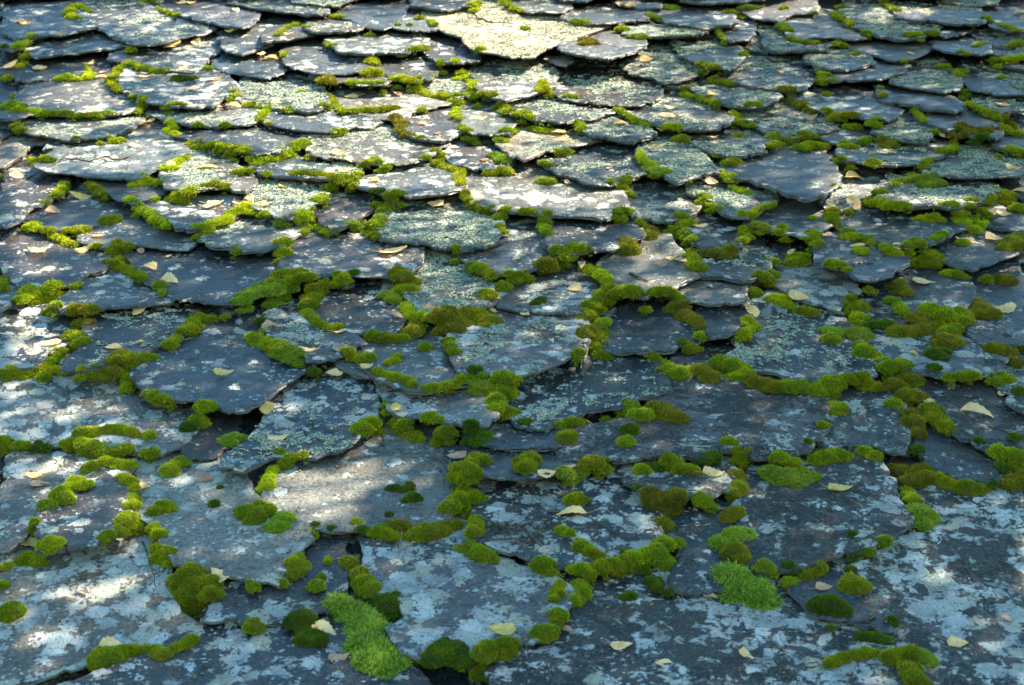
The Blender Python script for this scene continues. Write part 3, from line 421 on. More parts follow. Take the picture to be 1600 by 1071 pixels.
MOSS = """a138,18,5 125,10,7 115,10,9 108,20,9 112,27,10 122,30,7;b230,3,12;b248,13,5 258,18,5 268,22,5 280,24,4;o0,45,6
a55,60,5 45,62,5 38,68,5 32,78,6 27,92,7 38,92,9 48,93,7;c8,84,8;b12,126,9;b205,71,9;a92,123,8 105,122,9 120,123,8
a136,103,3 138,115,7 137,121,8 145,117,5;a200,101,4 190,105,6 183,112,7 177,122,7 170,128,7 178,135,8 188,142,6
b203,97,5 212,103,7 222,107,7 235,108,6 245,113,8 258,112,7;c278,122,9 290,124,10 301,123,9;b323,108,9;b208,150,6
a221,158,7 225,163,6;a215,174,8 226,173,7;b262,164,7 275,164,6 290,165,4;b25,151,8
b3,170,9 20,165,10 35,166,9 28,175,10 48,176,9 65,178,8 85,180,8 105,180,7 125,181,6 150,181,6 175,180,6
b235,185,5;a265,195,6 275,200,7 265,205,9 272,210,8;b310,196,7;b352,198,8;b358,152,6 372,150,5;b390,165,9
b513,27,5 522,27,7 532,27,6;b577,50,6;b640,40,5;o465,38,5 452,43,6 440,50,6 433,58,6;a478,45,6;a512,70,6 520,72,5
b645,82,8 655,80,9 663,79,7;b625,83,5;a445,83,5 442,90,4;a580,90,11 583,100,7;a570,116,9 582,116,11 593,117,8
o500,127,6 510,135,10 522,138,9;b545,140,6 555,142,8 567,142,7 580,142,8 592,140,6 602,137,4
a615,132,8 628,132,8 640,135,10 655,140,8 665,147,7 675,152,7 690,151,8 700,150,6;a655,130,5
b510,150,5 518,158,9 525,168,8 540,175,8 555,173,8 570,172,8 585,172,8;b598,171,8 610,170,8 620,169,6;b508,167,9
a710,165,10 718,168,8 712,178,9 720,188,7;a722,200,6 730,210,7 745,214,6;o712,155,8 722,155,5;a690,102,6 688,108,5;a678,120,6
a712,113,8 722,116,8 730,122,7 738,132,7 740,142,7 735,150,9 742,155,9;b755,158,9 770,160,7 782,160,6;b747,167,8
b785,168,8 795,175,10;a672,34,5 680,40,6;b655,30,7;b622,40,5;a735,8,10 742,18,8 745,5,8;a790,5,10 800,15,6
a750,90,7 755,94,5;a405,165,6;b418,170,6 412,178,7 405,188,6;b450,174,9;b472,144,6;b420,195,5
o618,188,10 628,195,8 625,205,7 635,212,8 648,216,5;b660,173,8;o805,16,8 815,18,5;a818,44,5 826,48,5;b895,33,6 908,36,8 918,37,5
o972,49,12;s992,58,10 1003,59,9;o915,65,10 925,68,9 910,73,7 934,72,6;b1013,24,5 1022,28,7 1030,31,5;s1040,12,10 1052,10,9
s1165,13,11 1180,13,8;b1140,20,9 1150,26,8 1162,30,6;b1062,77,4;b1120,50,4 1130,60,5 1135,67,5;b1160,88,6 1165,80,5
b1095,105,8 1108,118,9 1120,116,9 1115,126,8 1130,130,8 1145,132,6;a848,128,6 848,140,10 856,144,8 842,143,6;a888,151,6 900,153,5
b1070,142,7 1072,150,8 1085,153,8 1100,157,8 1112,162,8 1125,167,6;b965,172,6 975,178,6 985,184,6 995,192,7 1010,195,7
a805,182,7 818,183,8;b830,192,9 845,195,9 860,197,9 875,198,6;b905,195,7 908,205,6;o1170,165,8 1185,166,7;a1145,175,9 1152,178,7
b1143,195,9 1150,188,9 1165,193,9 1175,198,7;b1045,198,8;o1225,14,7;o1270,20,6;a1305,22,9 1310,28,8 1320,33,6 1330,40,6;a1315,12,8
a1380,5,6 1390,10,6 1400,18,7;o1355,52,8 1362,58,5;s1222,42,9 1230,48,8;b1235,60,6 1245,65,7 1258,66,6 1275,68,6
o1305,70,6 1318,73,7;a1337,85,7;s1420,62,8 1435,58,7;b1450,53,9 1462,52,6;b1413,100,5;b1280,110,5 1285,118,6 1292,118,6
b1280,130,7 1288,137,7 1300,139,6;o1220,145,6 1232,153,8 1240,163,6 1255,166,9 1270,172,7;b1375,137,5;b1380,150,6
b1290,175,6 1303,183,8 1320,190,9 1340,190,8;s1325,197,10;s1365,195,12;b1430,175,6 1437,183,6 1445,190,5
o1510,98,6 1495,113,7 1500,120,6;o1480,104,7 1470,104,6;a1525,75,5 1535,70,6;b1575,74,5 1590,68,8;a1540,30,7 1548,36,5
a1560,40,5 1575,45,6 1590,50,6;b1548,103,9 1560,108,7;a1565,95,8 1580,95,10 1595,95,9;b1565,122,7;b1505,137,8;s1510,150,14 1502,155,8
b1515,165,8 1525,170,6 1540,175,7 1552,180,7 1560,185,8;o1565,195,8 1580,200,9;b25,203,9 35,205,8;a57,253,8 48,250,6 52,258,6
b70,250,8 80,251,7;c77,238,5;c120,219,6;b157,220,6;b175,221,8 188,221,9;a3,272,6;a258,265,10 270,263,9 275,255,8 283,250,7 290,247,8
b300,226,8 312,230,9 325,233,8 345,230,8 358,238,8 372,243,9 382,246,8 395,252,7;b365,252,6;b370,272,9 380,270,9 392,270,6
b322,293,8 338,292,10 352,292,9;a210,286,9 222,285,9 235,285,10 250,288,8;a272,311,10 285,308,12 300,307,11;b237,313,5 245,311,4
b100,290,8 95,298,8 88,306,8;a70,319,8;b140,289,7 150,296,8 158,305,8 165,307,5
a205,323,7 215,328,8 228,333,8 240,340,8 252,347,8 262,352,7;b165,345,10 178,342,10 170,350,8;a50,357,13 60,360,8
a75,364,8 92,372,9 105,380,8 118,383,6;a105,360,7 120,360,8 135,358,7;b152,385,8;b310,375,8;b370,391,9
a310,358,8 325,355,9 340,350,9 355,343,8 362,335,8 372,330,9 385,328,8 398,333,8
b200,385,9 182,392,10 178,402,12 190,408,12 175,415,12 200,422,10 215,432,10 225,437,6 190,395,9;b520,207,6 532,208,8;a657,219,7
b480,225,7 470,232,8 455,240,9 440,246,8 425,248,7 410,252,8 400,255,8;b485,245,9;b418,275,7
b460,274,8 475,274,10 490,275,8 505,276,8 518,277,6;a557,274,7 555,280,5;b515,290,10 530,291,13 545,294,12 555,295,8
b500,315,11 505,308,8;b487,327,5;a470,340,12 482,345,8;a480,358,8 473,366,6;b498,358,6 510,365,6 520,368,5
b610,320,6 600,328,9 590,335,10 595,345,11 588,355,10;s550,358,10 562,355,12 575,355,12;b580,366,10 590,372,7;b437,344,8 445,343,6
a418,335,5 408,337,5;a445,378,9 435,385,7;a443,395,13;b437,411,6;b608,305,9 620,305,10 628,307,6;c582,300,6 595,300,8;o565,260,6 590,262,8 605,265,6
a665,252,8;a680,243,7 688,248,9 683,258,8 695,262,7 708,266,8 720,270,8 715,280,8 720,290,7
b725,300,8 727,310,6 735,318,5 745,325,7 755,330,7 765,333,7;b780,339,9 792,339,6;a760,268,6 775,268,8 790,269,8
s775,245,12 790,250,12;a778,220,7 790,222,6;a790,205,9 805,206,6;b715,402,7 712,410,6;b780,355,6 787,365,6;b850,284,9 860,285,9
a850,256,7 860,259,5;b872,237,8 887,238,6;a1000,240,6 1003,250,7 1008,255,7 1018,258,7 1022,265,6;s1018,275,9 1035,285,12 1025,283,8
b1050,207,11 1060,212,11 1070,218,8;b1155,213,9;b1120,245,7;b1138,258,10 1145,253,10;b980,290,8 970,293,8 975,300,8 985,307,7;b955,287,5
b960,339,7 975,335,8 985,331,7;b820,344,10 832,341,7;b855,340,7 850,355,10 855,365,8;b1055,352,12 1075,350,10 1048,358,8;a1097,308,7
a1095,322,9 1105,318,6 1112,325,6 1122,330,7;b1065,365,6 1072,375,7 1080,382,6 1082,388,8;a1000,348,6 1005,352,5
o1012,362,12 1012,370,14;o978,385,12 980,392,16 990,393,10;b870,402,10 885,402,12 900,404,12 915,408,9 920,415,8;o853,420,14 852,426,16
a1128,275,6 1140,282,7 1155,288,7 1168,292,6;a1160,342,7 1168,352,8 1180,358,9 1195,360,8;b1165,370,9 1160,380,8
o1105,397,7 1120,398,9 1140,395,9 1148,392,5;b1078,412,12 1088,420,12 1085,405,9;o1075,297,4;a1180,330,5 1195,325,6 1207,322,6
b1208,222,12 1215,228,12 1203,230,9;b1228,214,9 1240,214,8 1255,213,8 1270,212,7;b1250,232,12 1268,228,13 1283,230,10
b1320,225,8 1332,232,10 1318,230,8;o1350,222,9 1357,220,7;o1380,219,9 1395,222,11;b1300,250,9 1305,258,8 1315,255,6 1330,258,6
b1365,261,12;b1428,265,9;b1440,258,7 1452,252,6;b1460,205,7;o1485,218,6 1500,210,8 1515,206,8 1530,203,8 1545,205,7;a1565,203,13 1575,205,8
o1590,210,10;b1470,238,7 1490,233,7;c1520,230,9 1535,230,9;b1560,246,6;b1580,235,9 1595,240,7
s1415,283,10 1430,282,14 1450,283,16 1465,287,12 1445,290,12;a1305,297,8;b1400,285,5 1398,292,5;a1370,303,8 1380,302,6
a1360,318,12 1370,325,12 1385,330,11 1400,332,9 1415,333,7;a1437,332,8 1455,332,9 1470,330,8 1485,328,9 1500,328,10 1518,330,9
b1530,325,8 1545,320,7 1550,310,6;a1560,308,9 1575,312,12 1570,303,8;a1590,325,12 1600,330,8;a1503,345,10 1520,350,10 1535,352,8 1520,360,10
b1298,330,10 1300,340,10 1298,350,10 1305,352,8;b1272,322,6;b1325,333,8;o1218,363,8 1230,367,7;b1270,375,10 1278,382,8 1265,382,7
b1325,362,9;s1335,372,12;b1355,375,8 1360,380,7;b1245,402,14 1260,405,14 1240,412,12;s1255,410,12;b1300,415,12 1312,420,10;b1325,425,6
s1345,395,10;b1390,392,12 1400,397,8 1380,385,6;b1415,400,7 1422,412,8;b1430,395,11 1440,405,12 1455,405,10 1465,415,10
b1460,375,8 1472,372,8;s1503,380,8;o1580,380,14 1595,372,12 1570,388,9 1592,385,12;b1483,427,9 1495,430,10 1505,433,7;b1205,412,10
b3,440,10 5,452,8;a30,472,10 45,465,12 65,462,14 85,460,12 100,463,10 55,472,10;b115,450,6 122,446,6;b75,488,9 90,490,8
o115,490,12 125,498,14 140,495,12 125,507,10 140,510,9;b115,530,14 125,540,16 130,548,12;a95,550,8 88,560,8 75,570,8 65,578,8 90,578,8 105,583,8
a55,578,7 40,583,8 20,587,9 5,590,10;b68,590,10;a125,583,8 140,583,8;o155,580,10 175,572,12 190,572,12 205,574,12;b190,562,9 225,560,9 240,560,7
a200,588,9 205,598,12 200,607,10;b250,447,9;b255,458,7;b310,498,9 295,508,8 298,518,12 285,520,8;b275,530,7 262,540,10;b310,512,8
b228,615,6 240,620,8 255,626,8 268,628,6;b327,488,10;b350,482,7;s375,470,12 390,475,14 410,465,16 430,470,16 450,460,14
b420,445,12 445,443,12 470,447,12 490,455,12 505,450,10 490,465,12 482,478,12;b480,490,10 490,500,9 500,508,8 515,515,8 528,512,6
b520,440,7 532,434,9 543,436,7;c553,428,8;c408,503,8;b412,518,5;b395,528,10 408,535,12 425,540,12 440,545,12;s435,552,12 455,560,14 468,568,9 450,548,12
c487,586,10;b543,552,10 550,560,8;b562,563,10 575,560,10;b605,569,5 615,565,6 622,558,6;b664,544,10;b580,528,10 595,527,9 612,530,10 630,530,9
o645,520,14 650,510,12;o618,430,8 625,440,14 640,440,12;s605,462,12 615,470,10;a628,455,12 642,452,10
a635,478,10 640,490,9 650,500,8 660,500,10 672,503,8;o690,510,16 700,500,16 715,505,14 690,520,12 710,515,14
o740,490,14 755,500,16 770,502,12 728,488,10;b700,535,8 703,545,8 710,552,7;c743,580,9
b590,582,7 605,588,8 620,592,8 635,597,8 645,604,7;b665,609,7 680,607,8 695,605,8 710,603,7 720,595,8 735,590,7
s740,605,12 755,605,14 745,612,10;b780,592,12 795,595,10;b770,612,12 785,625,18 795,610,14 775,632,14 775,645,12 795,645,14
b760,460,12 765,468,8;b785,448,12;b735,415,9 750,423,11 770,430,8;a795,433,8;b805,437,10 825,437,8;a930,428,12 940,432,12 950,440,8
b940,460,11;b955,450,10 965,458,8;b920,478,9 940,475,12 958,470,12;b970,468,14 985,472,14;b1010,472,8 1030,472,12 1045,470,12 1060,475,8
o1065,480,10 1072,495,12 1085,502,10 1095,515,8;b1095,532,10;c1065,534,6;a920,495,11 935,492,12;o910,520,10 920,525,12;a930,508,12 945,505,10
b940,520,10 930,540,12 945,550,12;b905,553,8 900,560,6;b1015,555,8 1025,560,7;b1075,547,10 1088,548,8;a1168,500,8 1175,510,10 1160,525,10 1155,530,7
b1040,575,12 1060,585,14 1075,580,10;o1095,580,14 1110,590,14;b1125,570,14 1145,575,14 1160,580,12 1165,590,14 1150,590,12
o1180,600,12 1195,600,10 1210,605,14;b1230,605,14 1250,605,14;b1275,610,14 1295,618,14 1300,625,10;c845,470,7 835,475,7
b1180,445,10 1195,440,12 1205,432,10;b1175,460,10;b955,665,12 970,660,12 985,652,14 1005,650,16;o1025,642,16 1045,650,16 1060,655,12
a1215,465,12 1225,470,12 1232,478,8 1202,468,8;o1255,488,12 1270,490,10;b1330,470,10 1342,472,12 1355,475,9;a1325,492,12 1340,495,10
b1350,500,9;b1330,508,8 1345,508,10;c1372,508,12 1385,508,10;o1400,450,12 1412,455,12 1420,460,8;b1390,470,8 1400,472,7 1408,485,9 1415,490,8
b1450,485,14 1475,492,16 1500,500,14 1510,505,12;o1400,520,14 1425,520,14 1445,515,14 1465,512,14 1425,502,12;b1480,520,16 1495,510,16;o1475,535,16 1490,535,14
o1525,475,12 1535,485,16 1550,492,14 1520,492,10;s1295,518,10 1308,520,8;b1300,531,12;s1330,520,12 1345,522,10 1355,528,10
b1345,540,10 1352,552,16;b1365,562,9 1372,572,12;c1395,572,8 1415,572,6;c1460,552,14 1470,558,10;c1460,575,9;o1550,545,14 1565,548,14
o1580,565,10 1590,570,10;b1480,597,9;b1502,597,12 1520,597,8;b1555,597,10 1570,592,10;c1593,612,10;o1565,437,12 1575,440,12;o1540,437,9;c1598,540,8
b1305,600,12 1325,598,10 1345,592,10 1352,605,10 1370,605,10;b1385,590,14 1405,588,14 1425,590,14;o1400,605,16 1420,605,16 1415,625,16 1435,620,12
o1425,650,16 1425,665,14 1435,680,14;b1450,645,14 1470,660,12 1485,672,10;b1395,632,12;c1432,702,12;o1400,735,12 1415,740,16 1440,742,16 1450,750,14 1425,755,14
b1465,750,12 1485,758,12 1510,765,14 1530,765,12;c1550,758,8;b1310,640,14 1295,640,10;b1285,665,8;c1262,690,5;c1530,690,7;c1585,683,9
b1560,715,12 1580,718,14 1600,720,12;c1565,732,12;o1580,750,12 1600,755,14 1575,760,12;s1205,740,14 1225,745,18 1250,745,16 1265,745,12 1235,755,14
b1275,720,12 1290,715,14 1310,712,14;b1240,722,12 1215,725,10;b1350,705,10 1365,712,10;b1415,775,10 1425,785,12;s1435,805,16 1450,808,14 1440,818,12
b1380,845,10;c1330,835,6;b1355,862,10;c1332,876,8;c1330,892,8;o1330,918,16 1342,920,14;c1285,952,16 1298,950,18 1310,955,16;c1392,972,9;c1297,983,5
b1295,1038,8 1315,1030,9 1335,1026,10 1355,1022,9 1370,1022,6;c1350,995,9 1370,998,10 1385,1003,8;b1390,1030,12 1400,1025,12 1420,1025,14
s1435,1025,12 1450,1032,10;b1420,1050,14 1430,1065,14;c1232,885,8 1238,895,6;b1208,895,9;b1230,912,12;b1258,900,8 1280,892,10
b5,690,12 0,700,12;b30,697,9 40,698,8;c60,700,8 75,700,7;b105,695,12 115,698,8
b125,678,9 140,676,9 155,675,9 170,672,9 190,672,11 205,675,9 215,680,6;b233,682,9;b130,700,14 145,705,14;b165,707,10 185,708,10 200,702,9
a165,722,10 185,725,10 205,728,8;b142,730,12;a120,755,12 130,760,10 110,762,8;b95,777,14 105,782,10;b72,792,11;b56,823,6 52,832,6
a195,748,9 205,755,9 210,765,7;a208,780,9 207,795,10;a195,820,12 205,825,12 185,830,9;b220,815,10 215,830,10;a240,825,10 250,840,9
b255,792,12 265,795,9 240,800,8;b225,712,6 240,712,9;a265,735,12 272,728,10;s285,722,10;b320,648,14 310,655,12;c295,668,11
s375,698,16 365,700,14 390,702,12;c344,762,4;c336,788,7;b385,802,14 400,808,14 405,795,14 420,800,12;s430,825,14 445,825,14;b485,840,10;c517,827,6
c492,820,7;a438,707,7;a445,718,7 455,720,8;b473,715,8;a427,735,8 420,750,9 415,768,10 422,762,7;c612,763,7 625,765,6 640,765,6 640,757,5
c645,778,9 633,783,5;c607,804,5;b556,815,6;b565,672,12 580,670,14 590,675,10;b600,645,8 610,650,8;b620,660,10 635,665,12 650,670,10
b672,670,10 685,675,8;b700,688,14 690,690,10;c730,675,10 740,683,10;c755,682,12 750,690,12;b745,718,12 755,722,10 735,728,10
b722,755,20 735,760,16 715,762,14;b700,795,12 720,790,14 735,795,14 735,810,12;b745,815,10 740,832,12;o615,820,10 630,820,8
b590,832,10 605,835,12 620,837,9;o650,838,16 670,835,18 690,830,16 700,825,14;c565,830,7;b45,875,14 60,880,12 35,878,10;b15,885,8
a70,857,9 85,865,10 95,867,8;b0,890,8;b3,915,9;b18,958,18;a250,862,12 262,865,10 245,875,9 265,885,7;a160,847,8 172,840,8
b290,925,22 320,920,22 305,935,22 330,930,14 300,950,12;c310,970,7;b395,917,10;b395,980,12;b300,1000,9 290,1010,9 275,1015,8
b255,1025,12 235,1022,12 215,1022,12 200,1020,12 180,1045,16 168,1040,20;a465,875,10 460,885,14 455,900,10;b440,912,8;b513,875,4 512,880,4
b503,902,5;b495,915,10;o545,885,12 550,900,12 565,900,12;b560,882,6;b570,920,16 580,930,14
f525,945,12 540,955,14 560,960,14 575,975,16 560,985,14 590,985,12 565,1010,16 585,1015,16 600,1020,16 575,1035,16 600,1045,16 620,1035,14
c612,950,22 600,960,16;c460,975,16 475,968,14 480,985,12 475,1005,12 500,1005,12 490,995,12;c680,1035,16 700,1030,16 715,1040,14
b755,1030,14 765,1035,12;b790,1010,14 795,1020,12;c690,1055,16 720,1060,16;b755,1065,14;b735,855,12 748,860,10 765,872,12 745,868,12
b850,888,14 860,895,12;b905,892,12 920,895,10;b940,888,12 960,885,14 975,888,12;b990,875,12 1010,870,12 1025,870,14 1035,875,14 1045,885,12
o1040,840,12 1035,825,10;b1060,850,8;b870,930,10 875,915,8 865,940,8;b905,915,12 910,930,12 895,940,10;c1010,893,7;c1020,910,10 1030,920,10 1045,925,8
c985,932,9 975,935,7;b873,962,11 870,975,8;b850,990,16 860,988,10;c800,1010,8;b875,830,8 890,835,8;b910,855,12 905,850,8 925,865,9 935,870,8
c980,865,7;b815,725,12 830,720,14 820,735,12;c820,661,8;b875,665,8;b895,680,14 885,685,12 905,670,12;b935,655,10 945,652,8;c985,673,12
b978,692,12;s880,745,12 900,745,14 890,752,12;o925,740,14 945,740,10;b895,782,12 905,780,10;o1015,775,12 1030,785,16 1045,800,14 1055,790,14
b1003,735,10;c1025,730,9;b1045,727,14 1060,735,12 1080,735,12;c1100,720,9 1120,715,8;c997,763,7;b1095,792,12 1110,793,10;b1137,692,10 1145,693,6
b1155,720,12 1160,735,10;o1150,750,10 1155,765,10 1145,780,12;o1150,800,12 1140,810,12;s1130,850,16 1150,840,14 1165,835,12;o1150,870,16 1155,885,14
f1140,900,16 1155,920,16 1175,925,18 1150,930,14 1185,915,14 1190,940,14;b1195,885,12"""
LEAVES = """27,33,26,10,y 17,95,24,-20,y 63,107,20,0,y 160,112,15,-30,p 159,119,17,0,y 229,118,18,5,y 297,138,14,0,y 337,124,22,-10,y 275,68,16,80,t 265,74,16,0,y 308,66,16,20,y 148,172,18,10,y 227,190,26,15,y 342,163,12,20,p 365,166,22,0,y 250,3,18,60,y 285,3,16,10,y 300,3,14,20,y
408,75,17,50,y 425,90,21,15,t 452,52,14,0,y 549,149,18,0,y 623,147,14,10,p 432,159,14,0,p 658,193,18,0,p 748,185,24,5,y 967,5,15,40,y 984,10,18,-10,y 1033,39,14,0,y 1010,90,17,0,y 1103,116,16,-60,y 1114,147,16,0,y 1050,167,20,0,y 1042,181,22,5,y 970,193,20,-10,y 858,127,8,0,y
1308,88,24,0,y 1267,182,20,0,p 1450,15,12,10,p 1595,21,20,0,y 1532,164,10,0,y 1568,163,18,0,y 1514,197,10,10,y 214,227,20,0,y 325,261,28,5,t 125,305,30,10,t 82,329,20,0,p 337,318,22,-10,y 373,315,26,25,y 392,310,20,60,y 207,298,12,0,p 57,390,28,15,y 131,389,24,-15,y 154,367,16,0,y 231,418,24,5,y 28,274,22,10,y 220,390,14,50,p 3,238,10,0,p
530,238,20,-5,y 517,267,18,-40,y 537,266,24,20,y 447,288,20,-10,t 412,320,26,20,y 680,319,24,15,y 698,317,12,0,p 615,393,38,-5,y 755,249,15,10,p 1033,205,20,-60,y 1030,226,18,0,y 872,206,20,10,y 885,217,16,0,t 1112,277,18,0,y 1094,353,20,0,y 1196,235,11,70,p 909,415,18,80,y 1030,411,22,0,p 1065,405,30,-50,y 1050,402,16,0,y 806,404,12,-10,y
1335,277,24,0,y 1336,318,30,55,y 1483,276,20,-40,p 1476,213,16,20,y 1388,236,18,15,y 1597,298,26,10,y 1567,333,20,0,y 1553,371,24,-10,y 1507,374,24,10,y 1293,366,14,0,p 1238,387,14,-10,y 1340,384,20,-5,y 1410,387,28,0,y 1583,262,20,5,y
215,483,26,-30,y 265,438,26,5,y 180,543,28,25,y 78,535,28,-10,y 348,582,26,0,t 485,436,24,0,y 419,508,24,-30,p 482,545,26,0,y 532,541,22,-10,p 523,577,24,-10,y 574,573,24,-35,y 620,492,20,15,p 671,476,14,0,p 772,483,14,10,y 417,638,26,80,t 787,430,12,0,y 620,636,16,10,t 682,602,8,0,p
897,450,20,0,y 1056,462,28,-5,y 1040,456,12,-30,y 1173,484,30,30,y 1247,463,28,5,y 1443,439,30,0,y 1570,481,28,10,y 1455,628,22,30,t 1527,646,42,20,y 52,740,24,5,y 62,755,28,5,p 225,759,18,0,y 318,747,24,-15,p 50,846,34,5,t 435,682,28,-5,y 713,712,28,10,p
921,659,26,30,y 855,740,26,-20,y 893,801,38,5,y 1115,738,28,-10,y 1314,760,34,-5,t 343,895,28,20,y 265,903,30,0,t 172,1010,34,-10,y 130,923,14,10,p 507,982,36,20,y 530,1026,28,-5,p 784,981,36,0,t 887,982,17,20,p 971,1007,28,-5,y 1037,1035,24,5,y 1166,1023,22,15,y 1288,916,22,0,p 1571,963,18,20,p 1497,1002,26,20,y 1110,928,20,10,p"""
# ---------------------------------------------------------------- height grid of the roof surface
GU0, GU1, GV0, GV1, GC = -3.4, 3.4, 1.6, 8.2, .0125
NU = int((GU1-GU0)/GC); NV = int((GV1-GV0)/GC)
HG = np.zeros((NV, NU))
gu = GU0+(np.arange(NU)+.5)*GC; gv = GV0+(np.arange(NV)+.5)*GC
def samp(u, v):
    x = np.clip((np.asarray(u)-GU0)/GC-.5, 0, NU-1.001); y = np.clip((np.asarray(v)-GV0)/GC-.5, 0, NV-1.001)
    xi = x.astype(int); yi = y.astype(int); xf = x-xi; yf = y-yi
    return (HG[yi, xi]*(1-xf)+HG[yi, xi+1]*xf)*(1-yf)+(HG[yi+1, xi]*(1-xf)+HG[yi+1, xi+1]*xf)*yf
def inside(poly, X, Y):
    r = np.zeros(X.shape, bool); n = len(poly)
    for i in range(n):
        x1, y1 = poly[i]; x2, y2 = poly[(i+1) % n]
        if y1 == y2: continue
        c = (y1 > Y) != (y2 > Y)
        r ^= c & (X < (x2-x1)*(Y-y1)/(y2-y1)+x1)
    return r
def hit(x, y, dz=0.0):
    z = .03
    for _ in range(6):
        u, v = to_plane(x, y, z); z = .5*z+.5*(float(samp(u, v))+dz)
    return u, v, z-dz
def cells(poly):
    a = poly.min(0); b = poly.max(0)
    i0 = max(int((a[0]-GU0)/GC), 0); i1 = min(int((b[0]-GU0)/GC)+2, NU); j0 = max(int((a[1]-GV0)/GC), 0); j1 = min(int((b[1]-GV0)/GC)+2, NV)
    X, Y = np.meshgrid(gu[i0:i1], gv[j0:j1])
    return (slice(j0, j1), slice(i0, i1)), X, Y, inside(poly, X, Y)
def resample(P, step):
    out = []
    n = len(P)
    for i in range(n):
        a = P[i]; b = P[(i+1) % n]; k = max(1, int(round(np.linalg.norm(b-a)/step)))
        for j in range(k): out.append(a+(b-a)*j/k)
    return np.array(out)
def smooth_ring(P, it=1, f=.25):
    for _ in range(it): P = P*(1-2*f)+f*np.roll(P, 1, 0)+f*np.roll(P, -1, 0)
    return P
class Slate: pass
TONE = {'d': .12, 'b': .04, 'k': .42, 'p': .40, 'g': .56, 'l': .80, 'y': 1.0}
slates = []
for i, ln in enumerate(SLATES.strip().split('\n')):
    t = ln.split(); s = Slate(); s.i = i; s.tone = t[0][0]; s.L = int(t[0][1]); s.G = int(t[0][2])
    s.px = np.array([[float(q) for q in p.split(',')] for p in t[1:]])
    s.yb = s.px[:, 1].max(); slates.append(s)
_rr = random.Random(3)
def filler(u, v, wd, ln):
    s = Slate(); s.i = len(slates); s.tone = _rr.choice('dddgpb'); s.L = _rr.randint(3, 6); s.G = _rr.randint(1, 6); s.extra = True
    j = lambda a: _rr.uniform(-a, a)
    pts = [(-.5, 1), (-.52, .45), (-.40, .12), (-.15, j(.08)), (.15, j(.08)), (.40, .12), (.52, .45), (.5, 1)]
    s.px = np.array([to_px(u+wd*(a+j(.04)), v+ln*(b+j(.05)), .03) for a, b in pts]); s.yb = s.px[:, 1].max(); slates.append(s)
for s in slates: s.extra = False
Slate.under = False
row = 0
v = 2.02
while v < 8.3:
    u = -3.9+(row % 2)*.2
    while u < 3.9:
        x, y = to_px(u, v+.08, .03); hw = _rr.uniform(.17, .24)
        if y < -14 or (y > 1078 and v < 2.4 and y < 1250) or ((x+hw/pxm(v) < -4 or x-hw/pxm(v) > 1604) and abs(x-800) < 1350): filler(u, v+_rr.uniform(-.03, .03), hw*2, .30)
        u += hw*1.85
    v += .215; row += 1
_ex = sorted([s for s in slates if s.extra], key=lambda s: np.hypot(max(0, abs(s.px[:, 0].mean()-800)-800), max(0, abs(s.px[:, 1].mean()-535)-535)*2.2))
slates = [s for s in slates if not s.extra]+_ex[:72]
slates.sort(key=lambda s: -s.yb)
under = []; v = 1.95; row = 0        # the lowest layer, seen only in the gaps
while v < 6.9:
    u = -.95*pxm(v)*800+(row % 2)*.2
    while u < 1.0*pxm(v)*800:
        _n = len(slates); filler(u, v+_rr.uniform(-.04, .04), .60, .62); s = slates.pop(); s.i = 400+len(under); s.tone = 'dpb'[len(under) % 3]; s.L, s.G, s.under = 3, 2, True; under.append(s); u += .56
    v += .52; row += 1
slates = under+slates
R = np.random.default_rng(11)
def extend(P):
    """close the traced lower outline with the part hidden under the courses above"""
    d = P[:, 1].max()-P[:, 1].min(); ext = min(max(.55*d, .09), .2)
    v0 = P[:, 1].max(); lo = P[:, 1].min(); Q = P.copy()
    # move only the upper boundary vertices up-slope
    k = np.clip((P[:, 1]-(lo+.62*d))/(.38*d+1e-6), 0, 1)
    Q[:, 1] += k*ext; cx = Q[:, 0].mean(); k2 = np.clip((P[:, 1]-(lo+.12*d))/(.3*d+1e-6), 0, 1); hw = np.ptp(Q[:, 0])/2; Q[:, 0] += k2*np.clip((Q[:, 0]-cx)/hw, -1, 1)*.022; Q += (Q-Q.mean(0))/(np.linalg.norm(Q-Q.mean(0), axis=1)[:, None]+1e-9)*.004
    return Q, v0+ext
LIFT = {}
for s in slates:
    k_ = '%d,%d' % tuple(s.px[0]); LIFT.update({s.i: dict([('895,62', .05), ('728,58', .03), ('760,32', .03), ('1160,240', .035), ('1340,395', .04), ('122,12', .02), ('300,500', .02), ('500,560', .02), ('790,740', .015), ('970,60', .03), ('1060,62', .015), ('985,60', .02), ('345,640', .0), ('735,268', .015), ('1015,210', .018), ('960,370', .012), ('1465,368', .02), ('1475,68', .025)]).get(k_)})
LIFT = {k: v for k, v in LIFT.items() if v is not None}
